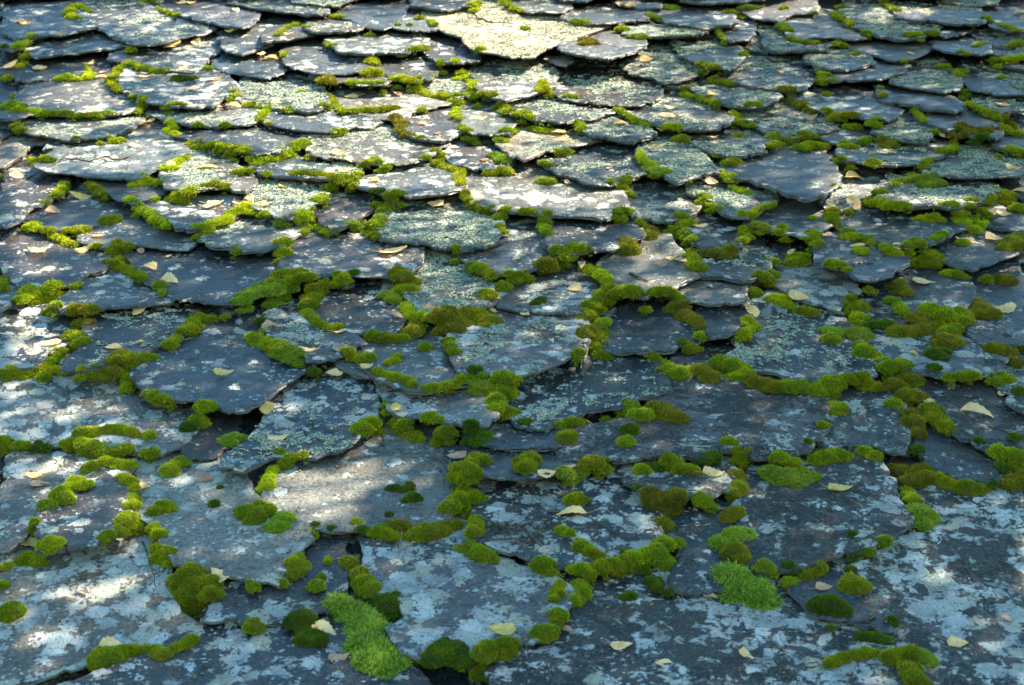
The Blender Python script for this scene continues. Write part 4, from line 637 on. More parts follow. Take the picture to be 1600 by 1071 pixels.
for s in slates:
    lift_r = max(0, R.normal(.007, .006))
    t = R.uniform(.008, .0145); s.t = t
    b = .03; vh = None; z0 = .0
    f = lambda v: .025
    for it in range(3):
        P = []
        for x, y in s.px:
            z = .03
            for _ in range(5):
                u, v = to_plane(x, y, z)
                z = f(v)
            P.append((u, v))
        P = np.array(P); Q, vh = extend(P)
        sl_, X, Y, I = cells(Q)
        lo = Q[:, 1].min(); vhead = vh+.10
        Gz = HG[sl_]
        m = I & (Y < vhead-.4*(vhead-lo))
        need = Gz[m]/(vhead-Y[m]) if m.any() else np.array([0.05])
        b = float(np.percentile(need, 97)) if len(need) else .05
        b = min(max(b, .03)+LIFT.get(s.i, lift_r)/(vhead-lo), (.085+LIFT.get(s.i, 0))/(vhead-lo))
        f = lambda v, b=b, vhead=vhead, t=t: max((vhead-v)*b, 0)+t
    if s.under: b = .012; t = s.t = .007; f = lambda v: .01; vhead = vh+.1
    s.b = b; s.vh = vhead; s.Q = Q; s.rollu = R.normal(0, .006)
    s.c = np.array([Q[:, 0].mean(), lo+.3*(vhead-lo)])
    zt = (vhead-Y)*b+t
    cur = HG[sl_]; cur[I] = np.maximum(cur[I], zt[I]); HG[sl_] = cur
def build_slate(s):
    Q = s.Q; c = s.c; far = pxm(c[1]); seed = s.i+3
    step = max(.007, 4.2*far)
    ring = resample(Q, step); n = len(ring); arc = np.concatenate([[0], np.cumsum(np.linalg.norm(np.diff(ring, axis=0), axis=1))]); kn = [0.]
    while kn[-1] < arc[-1]: kn.append(kn[-1]+R.uniform(.025, .085))
    kv = R.normal(0, .0075, len(kn)); kv[-1] = kv[0]; facet = np.interp(arc, kn, kv)
    ctr = ring.mean(0)
    d = ring-ctr; dl = np.linalg.norm(d, axis=1, keepdims=True)+1e-9; nrm = d/dl
    jag = fbm(ring[:, 0]*22, ring[:, 1]*22, seed % 50)*.008+vnoise(ring[:, 0]*110, ring[:, 1]*110, 5)*.0022
    chip = np.clip(vnoise(ring[:, 0]*45, ring[:, 1]*45, 9)-.3, 0, 1)*-.022
    ring = ring+nrm*(jag*.45+chip+facet)[:, None]
    def zt(x, y):
        und = .0040*fbm(x*6+s.i, y*6, 21)+.0010*vnoise(x*30, y*30, 31)
        fl = fbm(x*9+s.i*3.1, y*9, 41)
        terr = -.0034*(fl > .22)-.0028*(fl > .42)
        return (s.vh-y)*s.b+s.t+und+terr
    # interior points
    ga = step*1.5
    a = ring.min(0); bb = ring.max(0)
    X, Y = np.meshgrid(np.arange(a[0], bb[0], ga), np.arange(a[1], bb[1], ga))
    X = X+R.uniform(-.3, .3, X.shape)*ga; Y = Y+R.uniform(-.3, .3, Y.shape)*ga
    inner = ring-nrm*(.0045+.002*vnoise(ring[:, 0]*60, ring[:, 1]*60, 3))[:, None]
    shr = ctr+(inner-ctr)*.965
    I = inside(shr, X, Y); pts = np.stack([X[I], Y[I]], 1)
    allp = np.concatenate([inner, pts])
    res = delaunay_2d_cdt([Vector(p) for p in allp], [], [list(range(n))], 1, 1e-6)
    V2 = np.array([(p.x, p.y) for p in res[0]]); tri = np.array([f for f in res[2] if len(f) == 3], int)
    if len(tri) == 0: return None
    ref = tri
    V = np.column_stack([V2, zt(V2[:, 0], V2[:, 1])])
    # side rings start from boundary of triangulation = inner ring verts (map)
    key = {(-1): 0}
    orig = res[3]; m = {}
    for vi, ol in enumerate(orig):
        for o_ in ol:
            if o_ < n: m[o_] = vi
    idx0 = np.array([m.get(k, -1) for k in range(n)])
    if (idx0 < 0).any():
        for k in range(n):
            if idx0[k] < 0: idx0[k] = idx0[k-1]
    rings = [idx0]; base = len(V); VV = [V]
    levels = [(.0, -.0012), (.0015, -.35), (-.0015, -.4), (.001, -.7), (-.002, -.75), (-.006, -1.0)]
    for q, (o_, zz) in enumerate(levels):
        jj = vnoise(ring[:, 0]*40+q*7, ring[:, 1]*40, 11+q)*.0028
        rr = ring+nrm*(o_+jj*(q > 0))[:, None]
        dz = zz if q == 0 else zz*s.t
        VV.append(np.column_stack([rr, zt(inner[:, 0], inner[:, 1])+dz])); rings.append(np.arange(base, base+n)); base += n
    quads = []
    for a_, b_ in zip(rings[:-1], rings[1:]):
        quads.append(np.stack([a_, b_, np.roll(b_, -1), np.roll(a_, -1)], 1))
    quads = np.concatenate(quads)
    V = np.concatenate(VV)
    # orientation: ring may be cw or ccw
    area = np.sum(ring[:, 0]*np.roll(ring[:, 1], -1)-np.roll(ring[:, 0], -1)*ring[:, 1])
    if area < 0: quads = quads[:, ::-1]
    tn = np.cross(V[tri[:, 1]]-V[tri[:, 0]], V[tri[:, 2]]-V[tri[:, 0]])[:, 2] < 0
    tri[tn] = tri[tn][:, ::-1]
    bot = rings[-1] if area > 0 else rings[-1][::-1]
    loc = np.array([c[0], c[1], 0])
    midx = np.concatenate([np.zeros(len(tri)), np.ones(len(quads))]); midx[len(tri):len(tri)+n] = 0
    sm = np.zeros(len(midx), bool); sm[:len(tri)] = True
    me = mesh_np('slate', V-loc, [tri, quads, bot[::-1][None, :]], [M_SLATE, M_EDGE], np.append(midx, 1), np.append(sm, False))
    o = link('roof_slate', me, loc)
    K = {'k': .85, 'b': .25, 'd': .42, 'p': .3, 'g': .3, 'l': .12, 'y': .1}[s.tone]
    if s.tone == 'y': s.G = 10
    o.color = (s.L/10+R.uniform(-.04, .04), s.G/10+R.uniform(-.03, .03), K+R.uniform(-.08, .08), TONE[s.tone]+(0 if s.tone == 'y' else R.uniform(-.04, .05)))
    s.o = o; s.zt = zt
    return o
for s in slates: build_slate(s)
slates = [s for s in slates if hasattr(s, 'o')]
# leafy lichen that stands up from the stone: one part of its slate
def lichen_part(s):
    if s.G < 4: return
    X0, X1 = s.Q[:, 0].min(), s.Q[:, 0].max(); Y0, Y1 = s.Q[:, 1].min(), s.Q[:, 1].max()-.05
    sp = pxm(s.c[1])*1.7; n = int((X1-X0)*(Y1-Y0)/sp**2)
    P = np.column_stack([R.uniform(X0, X1, n), R.uniform(Y0, Y1, n)])
    k = inside(s.Q*.97+s.Q.mean(0)*.03, P[:, 0], P[:, 1])
    g = fbm(P[:, 0]*7+s.i*5, P[:, 1]*7, 61, 2)*.75+.42*vnoise(P[:, 0]*42, P[:, 1]*42, 71)+.32*vnoise(P[:, 0]*120, P[:, 1]*120, 72)
    k &= g > (.62-.075*s.G if s.tone != 'y' else -.12)
    P = P[k]; n = len(P)
    if n < 30: return
    z = s.zt(P[:, 0], P[:, 1])
    r = sp*R.uniform(.55, 1.15, n); kk = 5
    an = R.uniform(0, 6.28, n); tilt = R.uniform(0, .0025, n)+r*.25
    V = np.zeros((n, kk+1, 3)); V[:, 0] = np.column_stack([P, z+.0004])
    for j in range(kk):
        a = an+j*6.283/kk; rr = r*R.uniform(.7, 1.2, n)
        V[:, j+1, 0] = P[:, 0]+np.cos(a)*rr; V[:, j+1, 1] = P[:, 1]+np.sin(a)*rr; V[:, j+1, 2] = z+tilt*R.uniform(.3, 1.3, n)
    F = np.concatenate([np.stack([np.arange(n)*(kk+1), np.arange(n)*(kk+1)+1+j, np.arange(n)*(kk+1)+1+(j+1) % kk], 1) for j in range(kk)])
    me = mesh_np('lichen', V.reshape(-1, 3)-np.array([s.c[0], s.c[1], 0]), [F], [M_LICHY if s.tone == 'y' else M_LICH], None, False, {'hue': np.repeat(np.clip(R.normal(.5, .3, n), 0, 1), kk+1)})
    link('lichen', me, parent=s.o)
for s in slates: lichen_part(s)
# ---------------------------------------------------------------- moss
def spikes(P, D, ln, wd, hue, curl=0):
    """thin three-sided leaves at P along D; returns verts, tris, tip, hue"""
    n = len(P); a = np.cross(D, np.array([.3, .5, .81])); a /= np.linalg.norm(a, axis=1, keepdims=True)+1e-9; b = np.cross(D, a)
    V = np.zeros((n, 4, 3)); w_ = wd[:, None]
    ph = R.uniform(0, 6.28, n)
    for j in range(3):
        c_, s_ = np.cos(ph+j*2.094)[:, None], np.sin(ph+j*2.094)[:, None]
        V[:, j] = P+(a*c_+b*s_)*w_
    V[:, 3] = P+D*ln[:, None]
    i = np.arange(n)*4
    F = np.concatenate([np.stack([i, i+1, i+3], 1), np.stack([i+1, i+2, i+3], 1), np.stack([i+2, i, i+3], 1)])
    tip = np.tile([.12, .12, .12, 1], n); return V.reshape(-1, 3), F, tip, np.repeat(hue, 4)
def rag(P, w_, segs, D, ln, droop):
    """a bending narrow strip per point (feathery shoots, stalks)"""
    n = len(P); a = np.cross(D, np.array([0, 0, 1.0])); a /= np.linalg.norm(a, axis=1, keepdims=True)+1e-9
    V = np.zeros((n, 2*segs+1, 3)); T = np.zeros((n, 2*segs+1)); cur = P.copy(); d = D.copy()
    for k in range(segs):
        ww = (w_*(1-k/segs))[:, None]; V[:, 2*k] = cur-a*ww; V[:, 2*k+1] = cur+a*ww; T[:, 2*k:2*k+2] = .2+.7*k/segs
        cur = cur+d*(ln/segs)[:, None]; d = d+np.array([0, 0, -droop]); d /= np.linalg.norm(d, axis=1, keepdims=True)
    V[:, -1] = cur; T[:, -1] = 1
    i = np.arange(n)*(2*segs+1); F = []
    for k in range(segs-1):
        F += [np.stack([i+2*k, i+2*k+1, i+2*k+3], 1), np.stack([i+2*k, i+2*k+3, i+2*k+2], 1)]
    F.append(np.stack([i+2*segs-2, i+2*segs-1, i+2*segs], 1))
    return V.reshape(-1, 3), np.concatenate(F), T.ravel()
def moss_geo(typ, blobs, seed):
    B = []; bl2 = [blobs[0]]
    for q in blobs[1:]:
        pv = bl2[-1]; dd_ = math.hypot(q[0]-pv[0], (q[1]-pv[1])*1.8)
        nb = min(6, int(dd_/(.34*(q[2]+pv[2])))) if dd_ < 3.2*(q[2]+pv[2]) else 0
        for w_ in range(nb):
            f_ = (w_+1)/(nb+1); bl2.append((pv[0]*(1-f_)+q[0]*f_, pv[1]*(1-f_)+q[1]*f_, (pv[2]*(1-f_)+q[2]*f_)*.86))
        bl2.append(q)
    for x, y, r in bl2:
        u, v, z = hit(x, y+.15*r, 0); m = pxm(v); B.append((u, v, z, r*m*float(np.clip(1.17-.05*v, .86, 1.06))))
    B = np.array(B); m = pxm(B[:, 1].mean())
    flat = {'a': .62, 'b': .68, 'c': .62, 'o': .72, 's': .45, 'f': .32}[typ]*float(np.clip(1.22-.13*B[:, 1].mean(), .52, 1.0))
    # cushions: lumpy flattened domes that merge, with small offshoots round their feet
    BB = []
    for k, (u, v, z, r) in enumerate(B):
        off = (np.arange(5)-2)/2*r; so = samp(u+off[:, None]*.7, v+off[None, :]*.7); zc = float(np.percentile(so, 60 if r < 14*m else 82))
        rj = .86+.3*((k*37+seed*11) % 17)/16; ry = float(np.clip(1.06-.05*v, .72, 1))
        BB.append((u, v, zc, r*rj, r*rj*ry, r*rj*flat*1.15)); BB.append((u+R.normal(0, .22)*r, v+R.normal(0, .2)*r, zc-.1*r*flat, r*R.uniform(1.05, 1.38), r*ry*R.uniform(1.0, 1.3), r*flat*R.uniform(.38, .55)))
        for q in range(2 if r > 5*m else 1):
            an = R.uniform(0, 6.28); rr = r*R.uniform(.28, .5); uu = u+math.cos(an)*r*.85; vv = v+math.sin(an)*r*.75; zq = float(samp(uu, vv))
            if abs(zq-zc) < .02: BB.append((uu, vv, zq, rr, rr*ry, rr*flat*.8))
    Vs, Fs, Ps, Ns, Us, off_ = [], [], [], [], [], 0
    nth, nph = 18, 9
    th_, ph_ = np.meshgrid(np.arange(nth)*2*np.pi/nth, np.linspace(0, 1.95, nph)); sx = np.sin(ph_)*np.cos(th_); sy = np.sin(ph_)*np.sin(th_); szz = np.cos(ph_)
    sphere = np.stack([sx.ravel(), sy.ravel(), szz.ravel()], 1)
    ia = np.arange((nph-1)*nth).reshape(nph-1, nth); q0 = ia.ravel(); q1 = np.roll(ia, -1, 1).ravel(); sphF = np.stack([q0, q0+nth, q1+nth, q1], 1)
    def disp(P, r):
        f1 = 1.3/r; return 1+.20*vnoise(P[:, 0]*f1, P[:, 1]*f1+P[:, 2]*f1*.7, seed % 31)+.12*vnoise(P[:, 0]*f1*2.7+P[:, 2]*f1*2, P[:, 1]*f1*2.7, 6)+.05*vnoise(P[:, 0]*f1*6, P[:, 1]*f1*6+P[:, 2]*f1*6, 8)
    dens = {'a': 1.5, 'b': 1.5, 'c': 1.3, 'o': 1.4, 's': .6, 'f': .30}[typ]/(m*m*1.9)
    for (u, v, z, rx, ry, rz) in BB:
        C_ = np.array([u, v, z+.10*rz]); E_ = np.array([rx, ry, rz])
        P_ = C_+sphere*E_; d_ = disp(P_, rx); P_ = C_+sphere*E_*d_[:, None]
        Vs.append(P_); Fs.append(sphF+off_); off_ += len(P_)
        nn = int(R.poisson(2*np.pi*rx*(.35*ry+.65*rz)*1.25*dens)); S_ = R.normal(0, 1, (nn, 3)); S_ /= np.linalg.norm(S_, axis=1, keepdims=True)+1e-9; S_[:, 2] = np.abs(S_[:, 2])*1.15-.15; S_ /= np.linalg.norm(S_, axis=1, keepdims=True)+1e-9
        Q_ = C_+S_*E_; d_ = disp(Q_, rx); Q_ = C_+S_*E_*d_[:, None]; N_ = S_/E_; N_ /= np.linalg.norm(N_, axis=1, keepdims=True)
        keep_ = Q_[:, 2] > samp(Q_[:, 0], Q_[:, 1])-.003
        Ps.append(Q_[keep_]); Ns.append(N_[keep_])
    V = np.concatenate(Vs); Fq = np.concatenate(Fs); P = np.concatenate(Ps); NN = np.concatenate(Ns); n = len(P)
    if n == 0: return None
    D = NN+R.normal(0, .34, (n, 3)); D[:, 2] += .25; D /= np.linalg.norm(D, axis=1, keepdims=True)
    hue = np.clip(.42+.75*fbm(P[:, 0]*38, P[:, 1]*38, 15, 2)+R.normal(0, .28, n), 0, 1)
    out = [(V, [Fq], np.full(len(V), .15), np.full(len(V), .2))]
    if typ == 's':
        k = 6; PP = np.repeat(P, k, 0); base = np.repeat(D, k, 0); dd = base*.55+R.normal(0, .55, (n*k, 3)); dd[:, 2] = np.abs(dd[:, 2])*.7+.15; dd /= np.linalg.norm(dd, axis=1, keepdims=True)
        v, f, t, h = spikes(PP+base*m*1.2, dd, np.full(n*k, m*3.6)*R.uniform(.7, 1.2, n*k), np.full(n*k, m*.62), np.repeat(hue, k)); out.append((v, [f], t, h))
    elif typ == 'f':
        k = 5; PP = np.repeat(P, k, 0); dd = R.normal(0, .8, (n*k, 3))+np.repeat(R.normal(0, .5, (n, 3)), k, 0); dd[:, 2] = np.abs(dd[:, 2])*.6+.12; dd /= np.linalg.norm(dd, axis=1, keepdims=True)
        v, f, t = rag(PP, np.full(n*k, m*1.05), 3, dd, m*R.uniform(6, 19, n*k), .5); out.append((v, [f], t, np.repeat(np.clip(np.repeat(hue, k)+R.normal(0, .4, n*k), 0, 1), 7)))
    else:
        v, f, t, h = spikes(P, D, m*R.uniform(1.6, 3.6, n)*(1+.7*np.clip(vnoise(P[:, 0]*60, P[:, 1]*60, 5), 0, 1))*np.where(R.random(n) < .04, 1.9, 1), np.full(n, m*.62), hue); out.append((v, [f], t, h))
    sp = None
    if typ == 'o' or (typ == 'b' and seed % 4 == 0):
        frac = .07 if typ == 'o' else .025
        up = fbm(P[:, 0]*30, P[:, 1]*30, 19, 2)+.5*NN[:, 1]
        k = (R.random(n) < frac) & (up > .05); Ps = P[k]; nn = len(Ps)
        if nn:
            dd = R.normal(0, .28, (nn, 3)); dd[:, 2] += 1; dd /= np.linalg.norm(dd, axis=1, keepdims=True)
            sp = rag(Ps, np.full(nn, m*.42), 3, dd, m*R.uniform(5, 11, nn), .12)
    return out, sp, B, m
def moss_mesh(name, parts, loc, mats):
    Vs, Fs, T, Hh, off = [], {}, [], [], 0
    for v, fl, t, h in parts:
        for f in fl: Fs.setdefault(f.shape[1], []).append(f+off)
        Vs.append(v); T.append(t); Hh.append(h); off += len(v)
    return mesh_np(name, np.concatenate(Vs)-loc, [np.concatenate(f) for f in Fs.values()], mats, None, False, {'tip': np.concatenate(T), 'hue': np.concatenate(Hh)})
mossd = []
for k, e in enumerate(MOSS.replace('\n', ';').strip(';').split(';')):
    e = e.strip()
    if e: bl = [tuple(float(q) for q in p.split(',')) for p in e[1:].split()]; mossd.append((e[0], bl, k, sum(b[2]**1.8 for b in bl)))
order = sorted(mossd, key=lambda q: -q[3]); keep = set(q[2] for q in order[:300]); mosses = []; small = {}
for typ, bl, k, sz in mossd:
    r = moss_geo(typ, bl, k)
    if r is None: continue
    out, sp, B, m = r
    if k in keep:
        loc = np.array([B[:, 0].mean(), B[:, 1].mean(), B[:, 2].mean()])
        name = 'moss_cushion' if len(bl) <= 2 else ('feathery_moss' if typ == 'f' else 'moss_strand' if len(bl) >= 4 and typ != 's' else 'moss_clump')
        o = link(name, moss_mesh(name, out, loc, [M_MOSS[typ]]), loc)
        mosses.append((o, typ, bl, sz))
        if sp is not None:
            link('spore_stalks', mesh_np('spore_stalks', sp[0]-loc, [sp[1]], [M_RUST]), parent=o)
    else: small.setdefault('c' if typ == 'c' else 'b', []).extend(out)
root = None
for typ, parts in small.items():
    if root is None:
        root = link('small_moss_tufts', None, (0, 0, 0), kind='stuff', label='tiny green moss tufts scattered in the joints between the slates', category='moss')
    me = moss_mesh('moss_tufts', parts, np.zeros(3), [M_MOSS[typ]])
    link('moss_tufts', me, parent=root)
# ---------------------------------------------------------------- fallen leaves, twigs, litter
def leaf_mesh(L, Wd, curl, fold, seed, mat):
    rs = np.random.default_rng(seed); nx = 11; ny = 7
    T = np.linspace(0, 1, nx); prof = np.sin(np.pi*T**.62)**.8*(1-T*.18); prof[0] = .02; prof[-1] = .0
    V = []
    for i, t in enumerate(T):
        ser = 1+.09*(-1)**i
        for j in range(ny):
            s_ = (j/(ny-1)-.5)*2; x = (t-.5)*L; y = s_*prof[i]*Wd*.5*(ser if abs(s_) > .9 else 1)
            z = fold*abs(y)+curl*((x/L)**2)*L*1.2+.035*L*math.sin(3.1*s_+4*t+seed)+rs.normal(0, .006)*L
            V.append((x, y, z))
    V = np.array(V); V[:, 2] -= V[:, 2].min(); F = []
    for i in range(nx-1):
        for j in range(ny-1): a = i*ny+j; F.append((a, a+ny, a+ny+1, a+1))
    return mesh_np('leaf', V, [np.array(F)], [mat], None, True), V[ny//2]
def tube(pts, r0, r1, k=6):
    pts = np.asarray(pts, float); n = len(pts); V = []
    for i in range(n):
        d = pts[min(i+1, n-1)]-pts[max(i-1, 0)]; d /= np.linalg.norm(d)+1e-9
        a = np.cross(d, [0, 0, 1.0] if abs(d[2]) < .9 else [1.0, 0, 0]); a /= np.linalg.norm(a); b = np.cross(d, a); r = r0+(r1-r0)*i/(n-1)
        for j in range(k):
            t = j*2*math.pi/k; V.append(pts[i]+(a*math.cos(t)+b*math.sin(t))*r)
    F = [(i*k+j, i*k+(j+1) % k, (i+1)*k+(j+1) % k, (i+1)*k+j) for i in range(n-1) for j in range(k)]
    return np.array(V), np.array(F)
def top_z(u, v):
    """height of the moss or stone under a point"""
    z = float(samp(u, v))
    return z+max(0., float(mossH(u, v)))
MB = []
for typ, bl, k, sz in mossd:
    for x, y, r in bl:
        u, v, z = hit(x, y+.15*r); MB.append((u, v, r*pxm(v), {'a': .62, 'b': .68, 'c': .62, 'o': .72, 's': .45, 'f': .3}[typ]))
MB = np.array(MB)
def mossH(u, v):
    d = ((MB[:, 0]-u)**2+(MB[:, 1]-v)**2)/MB[:, 2]**2; k = d < 1
    return (np.sqrt(1-d[k])*MB[k, 2]*MB[k, 3]).max() if k.any() else 0.
leaves = []
_rl = random.Random(12); EXTRA = ['%d,%d,%d,%d,%s' % (_rl.uniform(10, 1590), 15+600*_rl.random()**1.2, _rl.uniform(9, 17), _rl.uniform(-40, 40), _rl.choice('yyytpp')) for _ in range(46)]
for k, e in enumerate((LEAVES.split()+EXTRA)):
    x, y, L, an, c = e.split(','); x, y, L, an = float(x), float(y), float(L), float(an)
    u, v, z = hit(x, y, .008); m = pxm(v); z += float(mossH(u, v))
    # turn an image angle into an angle in the roof plane
    fs = (CAM_H/math.hypot(v, CAM_H)); a = math.atan2(math.sin(math.radians(-an))/fs, math.cos(math.radians(an)))
    a += [0, .25, -.2, .1][k % 4]
    Lm = L*m*math.hypot(math.cos(a), math.sin(a)*1)*(1.0 if abs(an) < 30 else .9)
    Lm *= 1.24
    me, tipp = leaf_mesh(Lm, Lm*(.72+.12*math.sin(k*3.3)), [.35, .15, .6, .25, -.3][k % 5], [.15, .3, .05, .45][(k//2) % 4], k, M_LEAF[c])
    o = bpy.data.objects.new('birch_leaf', me); COL.objects.link(o)
    dz = (float(samp(u, v+.01))-float(samp(u, v-.01)))/.02
    Ml = Matrix.Translation((u, v, z+.0015)) @ Matrix.Rotation(random.uniform(-.15, .28)+max(-.5, min(.1, dz)), 4, 'X') @ Matrix.Rotation(random.uniform(-.2, .2), 4, 'Y') @ Matrix.Rotation(a+(math.pi if k % 3 == 0 else 0), 4, 'Z')
    o.matrix_world = RM @ Ml; leaves.append((o, c, x, y, L))
    sv, sf = tube([tipp, tipp+np.array([-Lm*.2, Lm*.04, Lm*.06]), tipp+np.array([-Lm*.45, Lm*.12*math.sin(k), Lm*.16])], m*.55, m*.35, 4)
    link('stalk', mesh_np('stalk', sv, [sf], [M_STALK]), parent=o)
TWIGS = [('twig', 2.0, M_DARKTWIG, 'forked dark twig lying across the pale lilac slate at the upper left', [(222, 236), (205, 243), (180, 250), (165, 246), (140, 253), (120, 250), (100, 248), (75, 262), (50, 275), (20, 292)]),
 ('stick', 5.5, M_TWIG, 'thick grey bark stick standing out of the moss in the middle', [(960, 484), (948, 497), (932, 515), (922, 530), (916, 555), (909, 588)]),
 ('twig', 2.2, M_TWIG, 'long thin grey twig curving down beside the slate with lichen rosettes', [(555, 570), (578, 585), (592, 608), (602, 635), (600, 665), (597, 697)]),
 ('twig', 1.6, M_TWIG, 'short pale bent twig on the mossy column at the right', [(1385, 598), (1389, 612), (1397, 622), (1405, 628), (1410, 640)]),
 ('twig', 2.6, M_TWIG, 'straight bluish twig leaning on the moss above the feathery patch', [(1166, 830), (1155, 850), (1142, 872), (1128, 896)]),
 ('twig', 1.8, M_DARKTWIG, 'long dark twig lying over the pale slate below the centre', [(856, 800), (905, 802), (930, 815), (955, 828), (985, 845)]),
 ('twig', 2.4, M_DARKTWIG, 'dark twig at the left end of the needle litter', [(750, 812), (775, 820), (805, 826), (830, 838), (845, 855)]),
 ('twig', 1.5, M_DARKTWIG, 'level thin dark twig under the broken leaf debris', [(745, 846), (775, 844), (810, 842), (835, 848)]),
 ('dry_stalk', 1.9, M_STRAW, 'pale dry stalk standing up from the brown moss below the sunlit slate', [(634, 818), (630, 832), (625, 850), (622, 870)]),
 ('dry_stalk', 1.6, M_STRAW, 'second pale dry stalk leaning right from the brown moss', [(648, 848), (638, 852), (628, 858), (622, 866)]),
 ('twig', 1.8, M_DARKTWIG, 'thin dark twig on the mottled slab at the far right', [(1505, 868), (1508, 882), (1515, 898), (1522, 910)]),
 ('twig', 2.4, M_DARKTWIG, 'small dark twig right of the dark green moss mound at lower right', [(1366, 963), (1356, 970), (1342, 973), (1325, 976)]),
 ('dry_needle', 1.3, M_STRAW, 'pale dry needle lying at the lower right by the mottled slab', [(1205, 1000), (1218, 1011), (1232, 1020)]),
 ('dry_needle', 1.3, M_STRAW, 'pale needle standing on the long moss mound right of centre', [(1082, 584), (1078, 592), (1072, 600)]),
 ('twig', 1.4, M_TWIG, 'fine grey twig hanging down the slate left of the brown moss mound', [(222, 845), (232, 870), (238, 895), (243, 918)]),
 ('dry_needle', 1.2, M_STRAW, 'pale needle lying on the dark slate at the right below the large leaf', [(1330, 782), (1344, 790), (1352, 796)]),
 ('twig', 2.2, M_DARKTWIG, 'dark twig bit on the smooth pale slate above the centre', [(984, 427), (994, 431), (1004, 436), (1012, 440)])]
for nm, r, mt, lab, pts in TWIGS:
    P = []
    for x, y in pts:
        u, v, z = hit(x, y, .004); P.append((u, v, z+.004+float(mossH(u, v))*.9))
    P = np.array(P)
    Q = []
    for i in range(len(P)-1):
        for t in (0, .34, .67): Q.append(P[i]*(1-t)+P[i+1]*t)
    Q.append(P[-1]); Q = np.array(Q); Q += R.normal(0, .0012, Q.shape); m = pxm(Q[:, 1].mean())
    V, F = tube(Q, r*m*.9, r*m*.45, 6)
    loc = Q[0].copy()
    o = link(nm, mesh_np(nm, V-loc, [F], [mt], None, True), loc, label=lab, category='twig' if nm in ('twig', 'stick') else 'dry stalk')
    if len(pts) >= 5 and nm == 'twig' and r > 1.7:
        i = len(Q)//2; s0 = Q[i]; e0 = s0+np.array([.035, .02, .012])
        V, F = tube([s0, (s0+e0)/2+np.array([0, .004, .003]), e0], r*m*.4, r*m*.2, 5)
        link('side_twig', mesh_np('side_twig', V-loc, [F], [mt]), parent=o)
def bits(name, n, where, mat, lmin, lmax, wf, lab, flat=False):
    P = where(n); n = len(P); L = R.uniform(lmin, lmax, n); an = R.uniform(0, 6.28, n)
    z = samp(P[:, 0], P[:, 1])+.0012+R.uniform(0, .002, n); d = np.stack([np.cos(an), np.sin(an), R.normal(0, .15, n)], 1); s_ = np.stack([-np.sin(an), np.cos(an), R.normal(0, .3, n)], 1)
    c = np.column_stack([P, z]); w_ = (L*wf)[:, None]; Lh = (L/2)[:, None]
    V = np.stack([c-d*Lh, c+s_*w_, c+d*Lh, c-s_*w_+np.array([0, 0, .0008])], 1)
    i = np.arange(n)*4
    me = mesh_np(name, V.reshape(-1, 3), [np.stack([i, i+1, i+2, i+3], 1)], [mat])
    link(name, me, (0, 0, 0), kind='stuff', label=lab, category='litter')
def near_tails(n):
    out = []
    for s in slates:
        q = s.Q[s.Q[:, 1] < s.Q[:, 1].min()+.55*(np.ptp(s.Q[:, 1]))]
        k = max(3, int(n/len(slates)*np.ptp(s.Q[:, 0])/.35)); a = q[R.integers(0, len(q), k)]; b = q[R.integers(0, len(q), k)]
        t = R.random((k, 1)); p = a
        p = a+(b-a)*t*.35; p = p+R.normal(0, .010, (k, 2)); p[:, 1] -= .008+np.abs(R.normal(0, .008, k)); out.append(p)
    return np.concatenate(out)
bits('leaf_litter', 24000, near_tails, M_BITS, .003, .010, .25, 'brown crumbs and bits of old leaf caught along the slate edges')
def needles_at(n):
    u, v, z = hit(815, 830); return np.column_stack([R.normal(u, .055, n), R.normal(v, .018, n)])
bits('needle_litter', 260, needles_at, M_DARKTWIG, .012, .040, .03, 'dark dead needles heaped on the pale slate below the centre')
# roof boarding under the slates
xs = np.linspace(-6, 6, 90); ys = np.linspace(.3, 12, 90); X, Y = np.meshgrid(xs, ys)
V = np.stack([X.ravel(), Y.ravel(), -.002+.004*fbm(X*8, Y*8, 91).ravel()], 1); i = np.arange(89*90).reshape(89, 90)[:, :89].ravel()
link('roof_bed', mesh_np('roof_bed', V, [np.stack([i, i+1, i+91, i+90], 1)], [M_SOIL]), kind='structure')
# ---------------------------------------------------------------- tree whose crown shades the roof (stands up-slope to the right, outside the picture)
SUNNY = [(800,55,210,60),(780,100,190,50),(770,150,120,50),(620,60,110,30),(860,75,90,32),(745,200,80,55),(800,120,70,28),(560,152,90,22),(600,72,70,16),(560,95,90,16),(850,303,140,30),(690,275,70,18),(800,250,70,22),(210,25,80,16),(130,150,90,22),(190,190,90,10),(80,225,60,26),(180,245,110,26),(300,260,60,14),(30,290,80,45),(320,310,110,28),(430,300,60,14),(450,330,60,16),(90,375,110,20),(40,420,60,18),(120,198,60,10),(60,500,80,28),(60,545,60,14),(90,630,110,32),(150,690,120,18),(430,380,60,12),(600,262,90,12),(660,200,60,14),(1150,305,80,18),(1080,285,40,10),(1330,290,70,22),(1450,315,90,12),(1235,12,60,14),(1180,30,60,12),(1400,20,60,12),(1010,60,50,14),(950,45,70,12),(950,125,60,12),(500,775,85,42),(440,745,40,20),(560,740,60,22),(60,760,90,40),(200,745,70,28),(200,820,40,25),(140,930,130,45),(60,980,70,28),(340,770,60,28),(1000,400,50,14),(470,708,70,10),(620,400,60,8),(340,335,60,14),(780,420,40,6),(885,415,40,9),(1030,440,40,12),(560,450,40,10),(250,640,40,12),(160,120,80,8),(1100,320,40,12),(700,90,60,20),(540,205,50,6),(1260,360,50,5),(1560,320,30,8),(380,350,80,9),(250,330,70,12),(470,365,50,7)]
